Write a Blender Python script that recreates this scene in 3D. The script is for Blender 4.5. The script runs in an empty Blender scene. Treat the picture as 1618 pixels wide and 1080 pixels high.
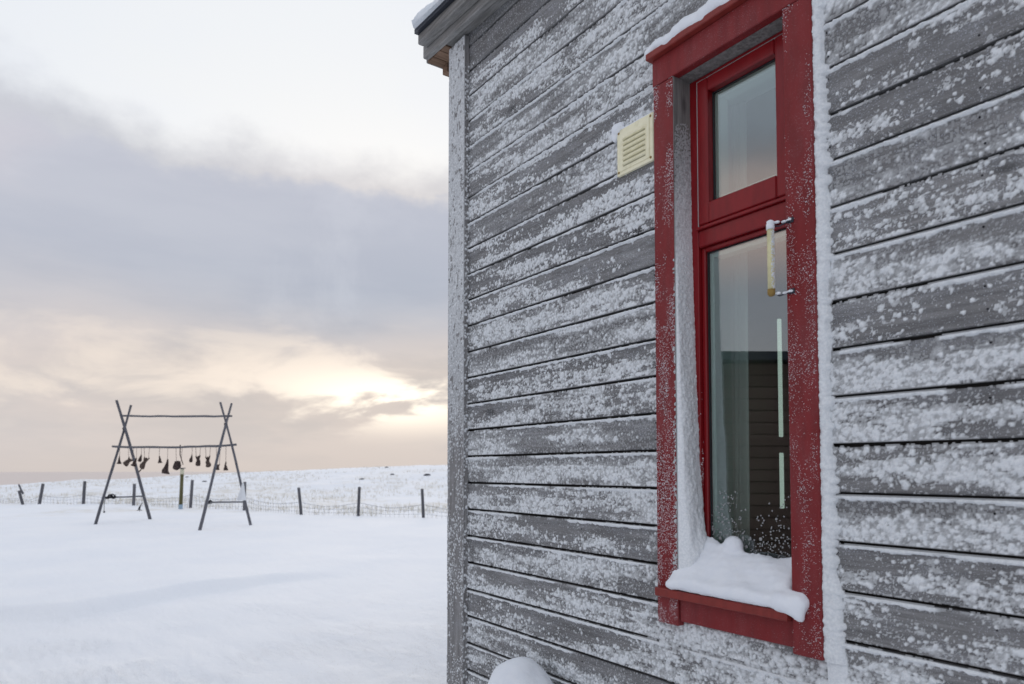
import bpy, bmesh, math, random
import numpy as np
from mathutils import Vector, Matrix
random.seed(7)
R = math.radians
S = bpy.context.scene
C = S.collection

# ------------------------------------------------------------------ camera
EYE = 1.5                                   # eye height above the snow
YAW, PIT = R(34.8354), R(2.4)
FWD_L = Vector((-math.cos(YAW), math.sin(YAW), 0)); RIGHT = Vector((math.sin(YAW), math.cos(YAW), 0))
UPZ = Vector((0, 0, 1))
FWD = FWD_L*math.cos(PIT) + UPZ*math.sin(PIT)
UPC = UPZ*math.cos(PIT) - FWD_L*math.sin(PIT)
CAM = Vector((0, -1.6525, EYE))
cd = bpy.data.cameras.new('camera'); cam = bpy.data.objects.new('camera', cd); C.objects.link(cam)
cam.location = CAM
cam.rotation_euler = FWD.to_track_quat('-Z', 'Y').to_euler()
cd.sensor_width = 36; cd.lens = 1100/1618*36; cd.shift_y = (695.73-540)/1618
cd.clip_end = 6000; cd.clip_start = 0.05
cd.dof.use_dof = True; cd.dof.focus_distance = 2.65; cd.dof.aperture_fstop = 4.2
S.camera = cam

def at(px, py, depth):
    """world point standing DEPTH metres away along the camera's level forward axis in the direction of a photo pixel"""
    v = FWD + RIGHT*((px-809)/1100) + UPC*((695.73-py)/1100)
    k = depth/(v.dot(FWD_L))
    return CAM + v*k
def ground_at(px, py):
    v = FWD + RIGHT*((px-809)/1100) + UPC*((695.73-py)/1100)
    return CAM + v*(EYE/-v.z)

# ------------------------------------------------------------------ world
SUN_AZ = Vector((0.0, 0.0, 0)); SUN_EL = R(6)
sdir_l = (FWD_L + RIGHT*(-0.175)).normalized()
world = bpy.data.worlds.new('World'); S.world = world; world.use_nodes = True
nt = world.node_tree; nt.nodes.clear()

class G:
    """tiny node-graph writer"""
    def __init__(s, tree): s.t = tree
    def n(s, typ, **kw):
        nd = s.t.nodes.new(typ)
        for k, v in kw.items(): setattr(nd, k, v)
        return nd
    def put(s, sock, v):
        if v is None: return
        if isinstance(v, bpy.types.NodeSocket): s.t.links.new(v, sock)
        else: sock.default_value = v
    def m(s, op, a, b=None, c=None, clamp=False):
        nd = s.n('ShaderNodeMath', operation=op, use_clamp=clamp)
        s.put(nd.inputs[0], a); s.put(nd.inputs[1], b); s.put(nd.inputs[2], c)
        return nd.outputs[0]
    def vm(s, op, a, b=None, out=0):
        nd = s.n('ShaderNodeVectorMath', operation=op)
        s.put(nd.inputs[0], a); s.put(nd.inputs[1], b)
        return nd.outputs[out]
    def ss(s, x, a, b):
        nd = s.n('ShaderNodeMapRange', interpolation_type='SMOOTHSTEP'); s.put(nd.inputs[0], x)
        nd.inputs[1].default_value = a; nd.inputs[2].default_value = b
        nd.inputs[3].default_value = 0; nd.inputs[4].default_value = 1
        if a > b:
            nd.inputs[1].default_value = b; nd.inputs[2].default_value = a
            nd.inputs[3].default_value = 1; nd.inputs[4].default_value = 0
        return nd.outputs[0]
    def mix(s, f, a, b, blend='MIX'):
        nd = s.n('ShaderNodeMix', data_type='RGBA', blend_type=blend)
        s.put(nd.inputs[0], f); s.put(nd.inputs[6], a if isinstance(a, bpy.types.NodeSocket) else (*a, 1)); s.put(nd.inputs[7], b if isinstance(b, bpy.types.NodeSocket) else (*b, 1))
        return nd.outputs[2]
    def noise(s, vec, scale, detail=4, rough=.55, w=None, dist=0):
        nd = s.n('ShaderNodeTexNoise'); nd.noise_dimensions = '4D' if w is not None else '3D'
        s.put(nd.inputs['Vector'], vec); nd.inputs['Scale'].default_value = scale
        nd.inputs['Detail'].default_value = detail; nd.inputs['Roughness'].default_value = rough; nd.inputs['Distortion'].default_value = dist
        if w is not None: s.put(nd.inputs['W'], w)
        return nd.outputs[0]
    def vscale(s, vec, sc):
        return s.vm('MULTIPLY', vec, sc)

g = G(nt)
D = g.vm('NORMALIZE', g.n('ShaderNodeTexCoord').outputs['Generated'])
sx = g.n('ShaderNodeSeparateXYZ'); g.put(sx.inputs[0], D)
fa = g.vm('DOT_PRODUCT', D, tuple(FWD_L), out=1); ra = g.vm('DOT_PRODUCT', D, tuple(RIGHT), out=1)
az = g.m('ARCTAN2', ra, fa)                                   # 0 = straight ahead, + to the right
el = g.m('ARCSINE', sx.outputs[2])
deg = 57.2958
elD = g.m('MULTIPLY', el, deg); azD = g.m('MULTIPLY', az, deg)
SKYOFF = (1.9, 8.3, 7.7)
# stretched coordinates for flat layered cloud
Dv = g.vscale(D, (1, 1, 2.6))
n1 = g.noise(Dv, 2.2, 5, .5)
n2 = g.noise(g.vscale(D, (1, 1, 4.5)), 3.4, 6, .55)
n3 = g.noise(g.vm('ADD', g.vscale(D, (1, 1, 2.0)), (3.1, 1.7, .4)), 7, 7, .6)
nw = g.noise(g.vscale(D, (1, 1, 1.2)), 5.0, 6, .55)
# top edge of the cloud bank, about 22 degrees up, ragged
edge = g.m('ADD', elD, g.m('ADD', g.m('MULTIPLY', g.m('SUBTRACT', nw, .5), 9), g.m('MULTIPLY', g.m('SUBTRACT', n3, .5), 5)))
edge = g.m('ADD', edge, g.m('MULTIPLY', ra, 3.0))
bank = g.ss(edge, 25.0, 19.6)
sv = g.vm('SUBTRACT', D, tuple(sdir_l)); sl2 = g.vm('LENGTH', sv, out=1)
away = g.ss(sl2, .35, 1.5)                    # bluer and deeper away from the sun
high = g.mix(g.ss(elD, 15, 60), g.mix(away, (.765, .775, .785), (.50, .57, .67)), g.mix(away, (.80, .82, .86), (.74, .77, .83)))
high = g.mix(g.m('MULTIPLY', g.ss(n1, .42, .68), .35), high, (.70, .73, .82))
puff = g.noise(g.vscale(D, (1, 1, 1.9)), 3.2, 7, .6, dist=.5)
core = g.mix(g.ss(n2, .35, .68), (.305, .338, .402), (.355, .384, .440))
core = g.mix(g.m('MULTIPLY', g.ss(puff, .48, .68), .55), core, (.44, .468, .52))
warm = g.mix(g.ss(n2, .40, .62), (.485, .440, .412), (.56, .492, .447))
low = g.mix(g.ss(g.m('ADD', elD, g.m('MULTIPLY', g.m('SUBTRACT', n1, .5), 7)), 15.5, 7.0), core, warm)
# paler breaks in the lower cloud
streak = g.noise(g.vm('ADD', g.vscale(D, (1, 1, 3.0)), SKYOFF), 6.0, 7, .55, dist=.35)
band = g.m('MULTIPLY', g.ss(elD, 1.2, 5.5), g.ss(elD, 13.5, 8.0))
# the sun stands behind the cloud to the left of the house
sp = (sdir_l*math.cos(R(5.7)) + UPZ*math.sin(R(5.7)))
sd = g.vm('SUBTRACT', D, tuple(sp))
d2 = g.vm('LENGTH', g.vscale(sd, (.8, .8, 3.0)), out=1)
glow = g.m('POWER', 2.718, g.m('MULTIPLY', g.m('MULTIPLY', d2, d2), -38.0))
glow2 = g.m('POWER', 2.718, g.m('MULTIPLY', g.m('MULTIPLY', d2, d2), -150.0))
wide = g.m('POWER', 2.718, g.m('MULTIPLY', g.m('MULTIPLY', d2, d2), -2.6))
low = g.mix(g.m('SUBTRACT', 1, g.m('MULTIPLY', wide, 1.0)), low, g.mix(.60, low, (.50, .50, .56)))
low = g.mix(g.m('MULTIPLY', g.m('MULTIPLY', g.ss(streak, .46, .66), band), g.m('ADD', g.m('MULTIPLY', wide, .50), .12)), low, (.78, .68, .585))
low = g.mix(g.m('MULTIPLY', g.m('MULTIPLY', glow, band), g.ss(streak, .42, .56)), low, (.88, .775, .665))
low = g.mix(g.m('MULTIPLY', g.m('MULTIPLY', glow2, g.ss(streak, .40, .54)), 1.0), low, (1.15, 1.04, .86))
low = g.mix(g.m('MULTIPLY', g.ss(elD, 3.0, -.5), .8), low, g.mix(wide, (.43, .405, .41), (.54, .47, .42)))
pink = g.m('MULTIPLY', g.m('MULTIPLY', away, g.ss(n1, .44, .62)), g.m('MULTIPLY', g.ss(elD, 13, 18), g.ss(elD, 26, 20)))
low = g.mix(g.m('MULTIPLY', pink, 1.0), low, (.86, .66, .60))
cl = g.mix(bank, high, low)
# silver rim where the bank thins
rim = g.m('MULTIPLY', g.m('MULTIPLY', bank, g.m('SUBTRACT', 1, bank)), g.m('MULTIPLY', wide, 1.0))
cl = g.mix(g.m('MULTIPLY', rim, g.ss(n3, .45, .65)), cl, (.98, .95, .90))
sky = g.n('ShaderNodeTexSky', sky_type='NISHITA', sun_disc=False)
sky.sun_elevation = SUN_EL; sky.sun_rotation = math.atan2(sdir_l.x, sdir_l.y)
sky.altitude = 20; sky.air_density = 1; sky.dust_density = 1.5
cov = g.m('MAXIMUM', bank, .82)
out = g.mix(cov, sky.outputs[0], g.vscale(cl, (10, 10, 10)))
bg = g.n('ShaderNodeBackground'); g.put(bg.inputs[0], out); bg.inputs[1].default_value = .1
g.t.links.new(bg.outputs[0], g.n('ShaderNodeOutputWorld').inputs[0])

sl = bpy.data.lights.new('sun', 'SUN'); sl.energy = .6; sl.angle = R(18); sl.color = (1, .86, .70)
sun = bpy.data.objects.new('sun', sl); C.objects.link(sun)
sun.rotation_euler = (sdir_l*math.cos(SUN_EL) + UPZ*math.sin(SUN_EL)).to_track_quat('Z', 'Y').to_euler()
S.view_settings.view_transform = 'Standard'; S.view_settings.look = 'None'
S.view_settings.exposure = 0.40; S.view_settings.gamma = 1; S.view_settings.use_curve_mapping = False
S.render.engine = 'CYCLES'; S.cycles.use_denoising = True
S.cycles.max_bounces = 8; S.cycles.transparent_max_bounces = 12; S.cycles.caustics_reflective = False; S.cycles.caustics_refractive = False

# ------------------------------------------------------------------ materials
M = {}
def mat(name, rough=.8, spec=.3):
    m = bpy.data.materials.new(name); m.use_nodes = True
    q = G(m.node_tree); b = m.node_tree.nodes['Principled BSDF']
    b.inputs['Roughness'].default_value = rough; b.inputs['Specular IOR Level'].default_value = spec
    M[name] = m
    q.b = b; q.tc = q.n('ShaderNodeTexCoord')
    q.obj = q.tc.outputs['Object']; q.rnd = q.n('ShaderNodeObjectInfo').outputs['Random']
    q.geo = q.n('ShaderNodeNewGeometry').outputs['Position']
    def bump(h, strength, dist):
        nd = q.n('ShaderNodeBump'); nd.inputs['Strength'].default_value = strength; nd.inputs['Distance'].default_value = dist
        q.put(nd.inputs['Height'], h)
        if b.inputs['Normal'].is_linked: q.put(nd.inputs['Normal'], b.inputs['Normal'].links[0].from_socket)
        q.put(b.inputs['Normal'], nd.outputs[0])
    q.bump = bump
    q.col = lambda c: q.put(b.inputs['Base Color'], c if isinstance(c, bpy.types.NodeSocket) else (*c, 1))
    return q

def wood(name, dark, light, frost=0.0, axis=0, knots=True, fscale=1.0, rough=.85, tan=None):
    q = mat(name, rough, .2)
    st = [9., 9., 9.]; st[axis] = .55
    w = q.m('MULTIPLY', q.rnd, 40)
    grain = q.noise(q.vscale(q.geo, tuple(s*6 for s in st)), 1.6, 7, .62, w=w, dist=.25)
    fine = q.noise(q.vscale(q.geo, tuple(s*22 for s in st)), 2.0, 4, .6, w=w)
    st2 = [3., 3., 3.]; st2[axis] = .8
    blot = q.noise(q.vscale(q.geo, tuple(st2)), 1.7, 4, .6, w=w)
    c = q.mix(q.ss(grain, .3, .72), dark, light)
    c = q.mix(q.m('MULTIPLY', q.ss(fine, .56, .72), .5), c, tuple(x*.45 for x in dark))
    c = q.mix(q.m('MULTIPLY', q.ss(blot, .45, .72), .45), c, tan or tuple(x*.72 for x in light))
    c = q.mix(q.m('MULTIPLY', q.rnd, .42), c, tuple(x*.66 for x in dark))
    if knots:
        v = q.n('ShaderNodeTexVoronoi'); v.voronoi_dimensions = '4D'
        sc = [13., 13., 13.]; sc[axis] = 5.5
        q.put(v.inputs['Vector'], q.vscale(q.geo, tuple(sc))); v.inputs['Scale'].default_value = .55; q.put(v.inputs['W'], w)
        kn = q.ss(v.outputs[0], .16, .07)
        c = q.mix(q.m('MULTIPLY', kn, .75), c, tuple(x*.25 for x in dark))
    q.bump(q.m('ADD', grain, q.m('MULTIPLY', fine, .6)), .5, .0012)
    if frost > 0:
        # rime dust: fine white grains sticking to the wood
        dens = q.noise(q.vscale(q.geo, (7, 7, 16)), 1.0, 5, .6)
        sp1 = q.noise(q.geo, 330*fscale, 3, .6); sp2 = q.noise(q.geo, 120*fscale, 4, .65)
        thr = q.m('SUBTRACT', .80 - .18*frost, q.m('MULTIPLY', dens, .30*frost))
        d1 = q.m('MULTIPLY', q.m('SUBTRACT', sp1, thr), 9, clamp=True)
        d2_ = q.m('MULTIPLY', q.m('SUBTRACT', sp2, q.m('ADD', thr, .03)), 8, clamp=True)
        f = q.m('MULTIPLY', q.m('MAXIMUM', d1, d2_), .85)
        film = q.m('MULTIPLY', q.ss(dens, .40, .75), .16*frost)
        f = q.m('MAXIMUM', f, film)
        c = q.mix(f, c, (.62, .66, .73))
        q.bump(f, .6, .002)
    q.col(c)
    return q
wood('grey_wood', (.140, .139, .141), (.305, .303, .305), frost=.65)
wood('grey_wood_trim', (.17, .165, .158), (.36, .352, .34), frost=.5, knots=False)
wood('grey_wood_upright', (.16, .155, .155), (.34, .335, .335), frost=.5, axis=2, knots=False)
wood('bare_reveal_wood', (.13, .125, .12), (.33, .325, .315), frost=.15, axis=2)
wood('soffit_wood', (.16, .10, .07), (.34, .22, .15), axis=1, knots=False)
wood('dark_sheathing', (.035, .033, .032), (.075, .070, .066), knots=False)
wood('pole_wood', (.07, .072, .085), (.20, .20, .225), frost=.25, axis=2, knots=False, fscale=.12)
wood('beam_wood', (.07, .072, .085), (.19, .19, .215), frost=.25, axis=0, knots=False, fscale=.12)
wood('post_wood', (.08, .08, .09), (.19, .19, .21), axis=2, knots=False)
wood('shed_wood', (.085, .055, .046), (.17, .115, .095), knots=False)
wood('moss_wood', (.10, .095, .045), (.19, .175, .085), axis=2, knots=False)

def paint(name, c0, frost, rough=.42):
    q = mat(name, rough, .35)
    n = q.noise(q.vscale(q.geo, (14, 14, 3)), 3, 6, .6)
    c = q.mix(q.ss(n, .35, .7), c0, tuple(x*.80 for x in c0))
    gr = q.noise(q.vscale(q.geo, (90, 90, 6)), 1.5, 5, .6)
    q.bump(gr, .25, .0008)
    chip = q.noise(q.geo, 24, 6, .7)
    c = q.mix(q.m('MULTIPLY', q.ss(chip, .66, .72), .35), c, (.11, .05, .045))
    if frost:
        dens = q.noise(q.vscale(q.geo, (9, 9, 4)), 1.0, 4, .6)
        sp = q.noise(q.geo, 420, 3, .6)
        thr = q.m('SUBTRACT', .80 - .06*frost, q.m('MULTIPLY', dens, .22*frost))
        f = q.m('MULTIPLY', q.m('MULTIPLY', q.m('SUBTRACT', sp, thr), 7, clamp=True), .50)
        c = q.mix(f, c, (.60, .58, .60)); q.bump(f, .5, .0015)
        film = q.m('MULTIPLY', q.ss(dens, .3, .8), .03*frost)
        c = q.mix(film, c, (.55, .55, .6))
    q.col(c)
paint('red_casing', (.205, .013, .015), 1.0, .6)
paint('red_sill', (.235, .030, .024), .2, .5)
paint('red_frame', (.230, .008, .012), 0, .30)

def snowy(name, c0=(.80, .83, .885), c1=(.74, .78, .85), s1=60, b1=(.4, .004), s2=300, b2=(.35, .0015), sss=0.0):
    q = mat(name, .75, .25)
    a = q.noise(q.geo, s1, 5, .6); b = q.noise(q.geo, s2, 3, .6)
    q.col(q.mix(q.ss(a, .35, .65), c1, c0))
    q.bump(a, *b1); q.bump(b, *b2)
    if sss:
        q.b.inputs['Subsurface Weight'].default_value = sss; q.b.inputs['Subsurface Radius'].default_value = (.02, .025, .035); q.b.inputs['Subsurface Scale'].default_value = .5
q = mat('frost', .75, .25)
# thin rime shows grey board; the grey also paints shade into valleys between lumps
th_at = q.n('ShaderNodeAttribute', attribute_name='thickness').outputs['Fac']
a = q.noise(q.geo, 160, 5, .6); b = q.noise(q.geo, 620, 3, .6)
thin = q.ss(q.m('ADD', th_at, q.m('MULTIPLY', q.m('SUBTRACT', b, .5), .0026)), -.0003, .0040)
q.col(q.mix(thin, (.33, .337, .345), q.mix(q.ss(a, .35, .65), (.72, .755, .785), (.84, .865, .885))))
q.bump(a, .5, .003); q.bump(b, .7, .0016)
snowy('rime', (.86, .89, .92), (.76, .795, .835), 160, (.5, .003), 700, (.6, .0012))
snowy('snow_pile', (.84, .87, .915), (.81, .845, .90), 25, (.25, .01), 420, (.35, .0015))
snowy('roof_snow', (.80, .83, .87), (.70, .75, .80), 18, (.5, .03), 200, (.4, .003))

q = mat('snow_ground', .8, .2)
a = q.noise(q.vscale(q.geo, (1, 1, 1)), .55, 6, .55); 
wv = q.noise(q.vscale(q.geo, (1.0, 2.6, 1)), 1.7, 7, .62, dist=.4); b = q.noise(q.geo, 14, 5, .6); c_ = q.noise(q.geo, 90, 3, .6)
rv = q.vm('LENGTH', q.vm('SUBTRACT', q.geo, tuple(CAM)), out=1)
near = q.ss(rv, 11, 6)
far = q.ss(rv, 24, 30)
tanpat = q.noise(q.vscale(q.geo, (1, 1, 1)), .16, 5, .65)
tuft = q.noise(q.vscale(q.geo, (1, 1, 1)), 1.4, 8, .72)
base = q.mix(q.ss(a, .3, .7), (.84, .865, .915), (.885, .90, .935))
tanmask = q.m('MULTIPLY', q.m('MULTIPLY', far, q.ss(tanpat, .46, .64)), q.m('MULTIPLY', q.ss(rv, 70, 48), q.ss(tuft, .38, .66)))
base = q.mix(q.m('MULTIPLY', tanmask, .75), base, (.62, .56, .45))
bare = q.m('MULTIPLY', q.m('MULTIPLY', far, q.ss(tuft, .60, .76)), .10)
base = q.mix(bare, base, (.33, .32, .33))
q.col(base)
q.bump(wv, .55, .035)
rip = q.noise(q.vm('ADD', q.vscale(q.geo, (2.2, 5.5, 1)), (3, 1, 0)), 2.4, 6, .68, dist=.5)
patch = q.ss(q.noise(q.geo, .8, 3, .5), .40, .60)
q.bump(q.m('MULTIPLY', q.m('MULTIPLY', rip, near), patch), .6, .045)
q.bump(b, .45, .014); q.bump(c_, .4, .004)

q = mat('sea', .8, .2); q.col((.68, .60, .56)); q.bump(q.noise(q.geo, .25, 6, .6), .5, .5)  # pale warm colour carries the haze over the distant water
q = mat('dark_metal', .45, .5); q.b.inputs['Metallic'].default_value = .6; q.col((.035, .04, .055))
q = mat('wire', .6, .4); q.b.inputs['Metallic'].default_value = .2; q.col((.30, .31, .34))
q = mat('cream_plastic', .5, .4); n_ = q.noise(q.geo, 40, 5, .6); q.col(q.mix(q.ss(n_, .4, .75), (.88, .84, .62), (.78, .74, .52)))
q = mat('vent_slot', .8, .1); q.col((.42, .40, .28))
q = mat('rust', .8, .2); q.col(q.mix(q.noise(q.geo, 300, 3, .6), (.20, .11, .03), (.36, .26, .09)))
q = mat('string', .9, .1); q.col((.24, .19, .17))
q = mat('rope', .9, .1); q.col((.025, .025, .03))
q = mat('dried_brown', .9, .15); n_ = q.noise(q.geo, 26, 5, .65); q.col(q.mix(q.ss(n_, .35, .7), (.026, .019, .019), (.11, .078, .070))); q.bump(n_, .8, .02)
q = mat('dried_pale', .9, .15); n_ = q.noise(q.geo, 26, 5, .65); q.col(q.mix(q.ss(n_, .35, .7), (.04, .028, .026), (.16, .12, .10))); q.bump(n_, .8, .02)
q = mat('white_cloth', .9, .1); q.col((.72, .74, .77))
q = mat('pale_band', .7, .2); q.col((.60, .58, .45))
q = mat('blue_band', .7, .2); q.col((.30, .40, .50))
q = mat('thermo_tube', .35, .5); q.col(q.mix(q.ss(q.noise(q.geo, 70, 4, .6), .4, .7), (.66, .62, .36), (.56, .52, .30)))
q = mat('rock', .9, .2); q.col((.09, .09, .10))
q = mat('dry_grass', .9, .1); n_ = q.noise(q.geo, .7, 3, .6); q.col(q.mix(n_, (.60, .55, .45), (.78, .76, .70)))
q = mat('interior_wall', .85, .2); q.col((.40, .36, .31))
q = mat('interior_floor', .5, .4); q.col((.10, .065, .04))
q = mat('lining', .6, .3); q.col((.74, .84, .79))
q = mat('curtain', .9, .1); q.col((.82, .83, .80))
q = mat('silver_seal', .4, .5); q.col((.40, .40, .40))
q = mat('black_gasket', .5, .3); q.col((.02, .022, .025))
q = mat('slit_glow', .5, .3); q.col((.6, .7, .65)); q.b.inputs['Emission Color'].default_value = (.78, .92, .84, 1); q.b.inputs['Emission Strength'].default_value = .5  # emission added to paint a bright slit indoors, no known light fitting

m = bpy.data.materials.new('glass'); m.use_nodes = True; M['glass'] = m
q = G(m.node_tree); m.node_tree.nodes.clear()
tr = q.n('ShaderNodeBsdfTransparent'); tr.inputs[0].default_value = (.80, .86, .84, 1)
gl = q.n('ShaderNodeBsdfGlossy'); gl.inputs['Roughness'].default_value = .004; gl.inputs[0].default_value = (.95, .98, 1, 1)
fr = q.n('ShaderNodeLayerWeight'); fr.inputs[0].default_value = .5   # facing, the same from both sides
mx = q.n('ShaderNodeMixShader'); q.put(mx.inputs[0], q.m('MULTIPLY_ADD', q.m('POWER', fr.outputs[1], 4.0), .7, .19, clamp=True))
q.t.links.new(tr.outputs[0], mx.inputs[1]); q.t.links.new(gl.outputs[0], mx.inputs[2])
q.t.links.new(mx.outputs[0], q.n('ShaderNodeOutputMaterial').inputs[0])

# ------------------------------------------------------------------ mesh helpers
def link(name, me, material, parent=None, smooth=False):
    o = bpy.data.objects.new(name, me); C.objects.link(o)
    if material and not me.materials: me.materials.append(M[material])
    if parent: o.parent = parent
    if smooth: me.shade_smooth()
    return o
def from_bm(name, bm, material, parent=None, smooth=False):
    me = bpy.data.meshes.new(name); bm.normal_update(); bm.to_mesh(me); bm.free()
    return link(name, me, material, parent, smooth)
def tag(o, label=None, cat=None, group=None, kind=None):
    if label: o['label'] = label
    if cat: o['category'] = cat
    if group: o['group'] = group
    if kind: o['kind'] = kind
    return o
def thing(name, label, cat, loc=(0, 0, 0), group=None):
    o = bpy.data.objects.new(name, None); C.objects.link(o); o.location = loc; o.empty_display_size = .2
    return tag(o, label, cat, group)
def base_inv(o, parent):
    """geometry is in world coordinates; keep it there below an Empty"""
    o.parent = parent
    w = Matrix.Identity(4); p = parent; l = Vector()
    while p: l += Vector(p.location); p = p.parent
    o.data.transform(Matrix.Translation(-l)) if o.data else None
    return o
def bm_box(bm, a, b, bev=0.0, seg=1):
    vs = [bm.verts.new((x, y, z)) for x in (a[0], b[0]) for y in (a[1], b[1]) for z in (a[2], b[2])]
    f = [(0, 1, 3, 2), (4, 6, 7, 5), (0, 4, 5, 1), (2, 3, 7, 6), (0, 2, 6, 4), (1, 5, 7, 3)]
    fs = [bm.faces.new([vs[i] for i in q_]) for q_ in f]
    if bev:
        es = list({e for fc in fs for e in fc.edges})
        bmesh.ops.bevel(bm, geom=es, offset=bev, segments=seg, affect='EDGES', profile=.6)
    return vs
def box(name, a, b, material, parent=None, bev=0.0, seg=1):
    bm = bmesh.new(); lo = [min(x, y) for x, y in zip(a, b)]; hi = [max(x, y) for x, y in zip(a, b)]
    bm_box(bm, lo, hi, bev, seg)
    bmesh.ops.recalc_face_normals(bm, faces=bm.faces)
    return from_bm(name, bm, material, parent)
def bm_tube(bm, pts, rad, n=8, cap=True, wob=0.0, rng=random):
    pts = [Vector(p) for p in pts]; rad = rad if hasattr(rad, '__len__') else [rad]*len(pts)
    rings = []
    for i, p in enumerate(pts):
        t = (pts[min(i+1, len(pts)-1)] - pts[max(i-1, 0)]).normalized()
        ref = Vector((0, 0, 1)) if abs(t.z) < .9 else Vector((1, 0, 0))
        u = t.cross(ref).normalized(); v = t.cross(u)
        rings.append([bm.verts.new(p + (u*math.cos(k*2*math.pi/n) + v*math.sin(k*2*math.pi/n))*rad[i]*(1+rng.uniform(-wob, wob))) for k in range(n)])
    for a, b in zip(rings, rings[1:]):
        for k in range(n): bm.faces.new((a[k], a[(k+1) % n], b[(k+1) % n], b[k]))
    if cap:
        bm.faces.new(list(reversed(rings[0]))); bm.faces.new(rings[-1])
def tube(name, pts, rad, material, parent=None, n=8, wob=0.0):
    bm = bmesh.new(); bm_tube(bm, pts, rad, n, True, wob)
    bmesh.ops.recalc_face_normals(bm, faces=bm.faces)
    return from_bm(name, bm, material, parent, True)
def pole_pts(a, b, n, bend, rng):
    a = Vector(a); b = Vector(b); out = []
    off = Vector((rng.uniform(-1, 1), rng.uniform(-1, 1), rng.uniform(-1, 1)))*bend
    off2 = Vector((rng.uniform(-1, 1), rng.uniform(-1, 1), rng.uniform(-1, 1)))*bend*.5
    for i in range(n+1):
        t = i/n
        out.append(a.lerp(b, t) + off*math.sin(math.pi*t) + off2*math.sin(2*math.pi*t))
    return out

# ---- numpy noise
def H2(i, j, s):
    i = i.astype(np.int64); j = j.astype(np.int64)
    h = (i*374761393 + j*668265263 + s*2147483647) & 0xffffffff
    h = ((h ^ (h >> 13))*1274126177) & 0xffffffff
    h = (h ^ (h >> 16))*2246822519 & 0xffffffff
    return ((h ^ (h >> 15)) & 0xffffff)/float(0x1000000)
def vn(x, y, s=0):
    xi = np.floor(x); yi = np.floor(y); fx = x-xi; fy = y-yi
    fx = fx*fx*(3-2*fx); fy = fy*fy*(3-2*fy)
    a = H2(xi, yi, s); b = H2(xi+1, yi, s); c = H2(xi, yi+1, s); d = H2(xi+1, yi+1, s)
    return (a*(1-fx)+b*fx)*(1-fy) + (c*(1-fx)+d*fx)*fy
def fbm(x, y, s=0, o=4, r=.5):
    t = 0; a = 1; n = 0
    for k in range(o):
        t = t + a*vn(x*2**k + 13.7*k, y*2**k + 7.1*k, s+k); n += a; a *= r
    return t/n
def lumps(x, y, cell, seed, prob, r0, r1, flat=.6):
    """height of round grains: one candidate per jittered cell, there with probability prob(cx, cy)"""
    X = x/cell; Y = y/cell; xi = np.floor(X); yi = np.floor(Y); out = np.zeros_like(x)
    for di in (-1, 0, 1):
        for dj in (-1, 0, 1):
            ci = xi+di; cj = yi+dj
            cx = ci + H2(ci, cj, seed); cy = cj + H2(ci, cj, seed+1)
            r = r0 + (r1-r0)*H2(ci, cj, seed+2)
            d2 = (X-cx)**2 + (Y-cy)**2
            w = d2 < r*r
            if not w.any(): continue
            p = np.zeros_like(x); p[w] = prob(cx[w]*cell, cy[w]*cell)
            ok = w & (H2(ci, cj, seed+3) < p)
            h = np.zeros_like(x); h[ok] = np.sqrt(r[ok]**2 - d2[ok])*cell*flat
            out = np.maximum(out, h)
    return out
def grid_mesh(name, P, keep=None):
    """P: (n, m, 3) array -> quads, keeping only those flagged"""
    n, m = P.shape[:2]
    idx = np.arange(n*m).reshape(n, m)
    qd = np.stack([idx[:-1, :-1], idx[1:, :-1], idx[1:, 1:], idx[:-1, 1:]], -1).reshape(-1, 4)
    if keep is not None:
        k = keep[:-1, :-1] | keep[1:, :-1] | keep[1:, 1:] | keep[:-1, 1:]
        qd = qd[k.reshape(-1)]
    if len(qd) == 0: return None
    used, inv = np.unique(qd.reshape(-1), return_inverse=True)
    v = P.reshape(-1, 3)[used]
    me = bpy.data.meshes.new(name)
    me.vertices.add(len(v)); me.vertices.foreach_set('co', v.astype(np.float32).reshape(-1))
    nf = len(qd)
    me.loops.add(nf*4); me.loops.foreach_set('vertex_index', inv.astype(np.int32).reshape(-1))
    me.polygons.add(nf); me.polygons.foreach_set('loop_start', np.arange(0, nf*4, 4, dtype=np.int32))
    me.update(calc_edges=True); me.validate()
    me.shade_smooth()
    return me
def sheet(parent, O, U_, V_, N_, ulen, vlen, step, hfun, material='frost', name='frost', sink=.0006, thr=.0004):
    """frost crust: height field over the rectangle O + u U + v V, rising along N"""
    nu = max(2, int(ulen/step)+1); nv = max(2, int(vlen/step)+1)
    u, v = np.meshgrid(np.linspace(0, ulen, nu), np.linspace(0, vlen, nv), indexing='ij')
    h = hfun(u, v)
    P = np.array(O)[None, None] + u[..., None]*np.array(U_) + v[..., None]*np.array(V_) + (h-sink)[..., None]*np.array(N_)
    me = grid_mesh(name, P, h > thr)
    if me is None: return None
    co = np.empty(len(me.vertices)*3, np.float32); me.vertices.foreach_get('co', co)
    th_ = (co.reshape(-1, 3).astype(float)-np.array(O)) @ np.array(N_)
    at_ = me.attributes.new('thickness', 'FLOAT', 'POINT'); at_.data.foreach_set('value', th_.astype(np.float32))
    # face the quads outward
    if Vector(U_).cross(Vector(V_)).dot(Vector(N_)) < 0: me.flip_normals()
    o = link(name, me, material, parent)
    o['kind'] = 'stuff'
    return o
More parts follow.
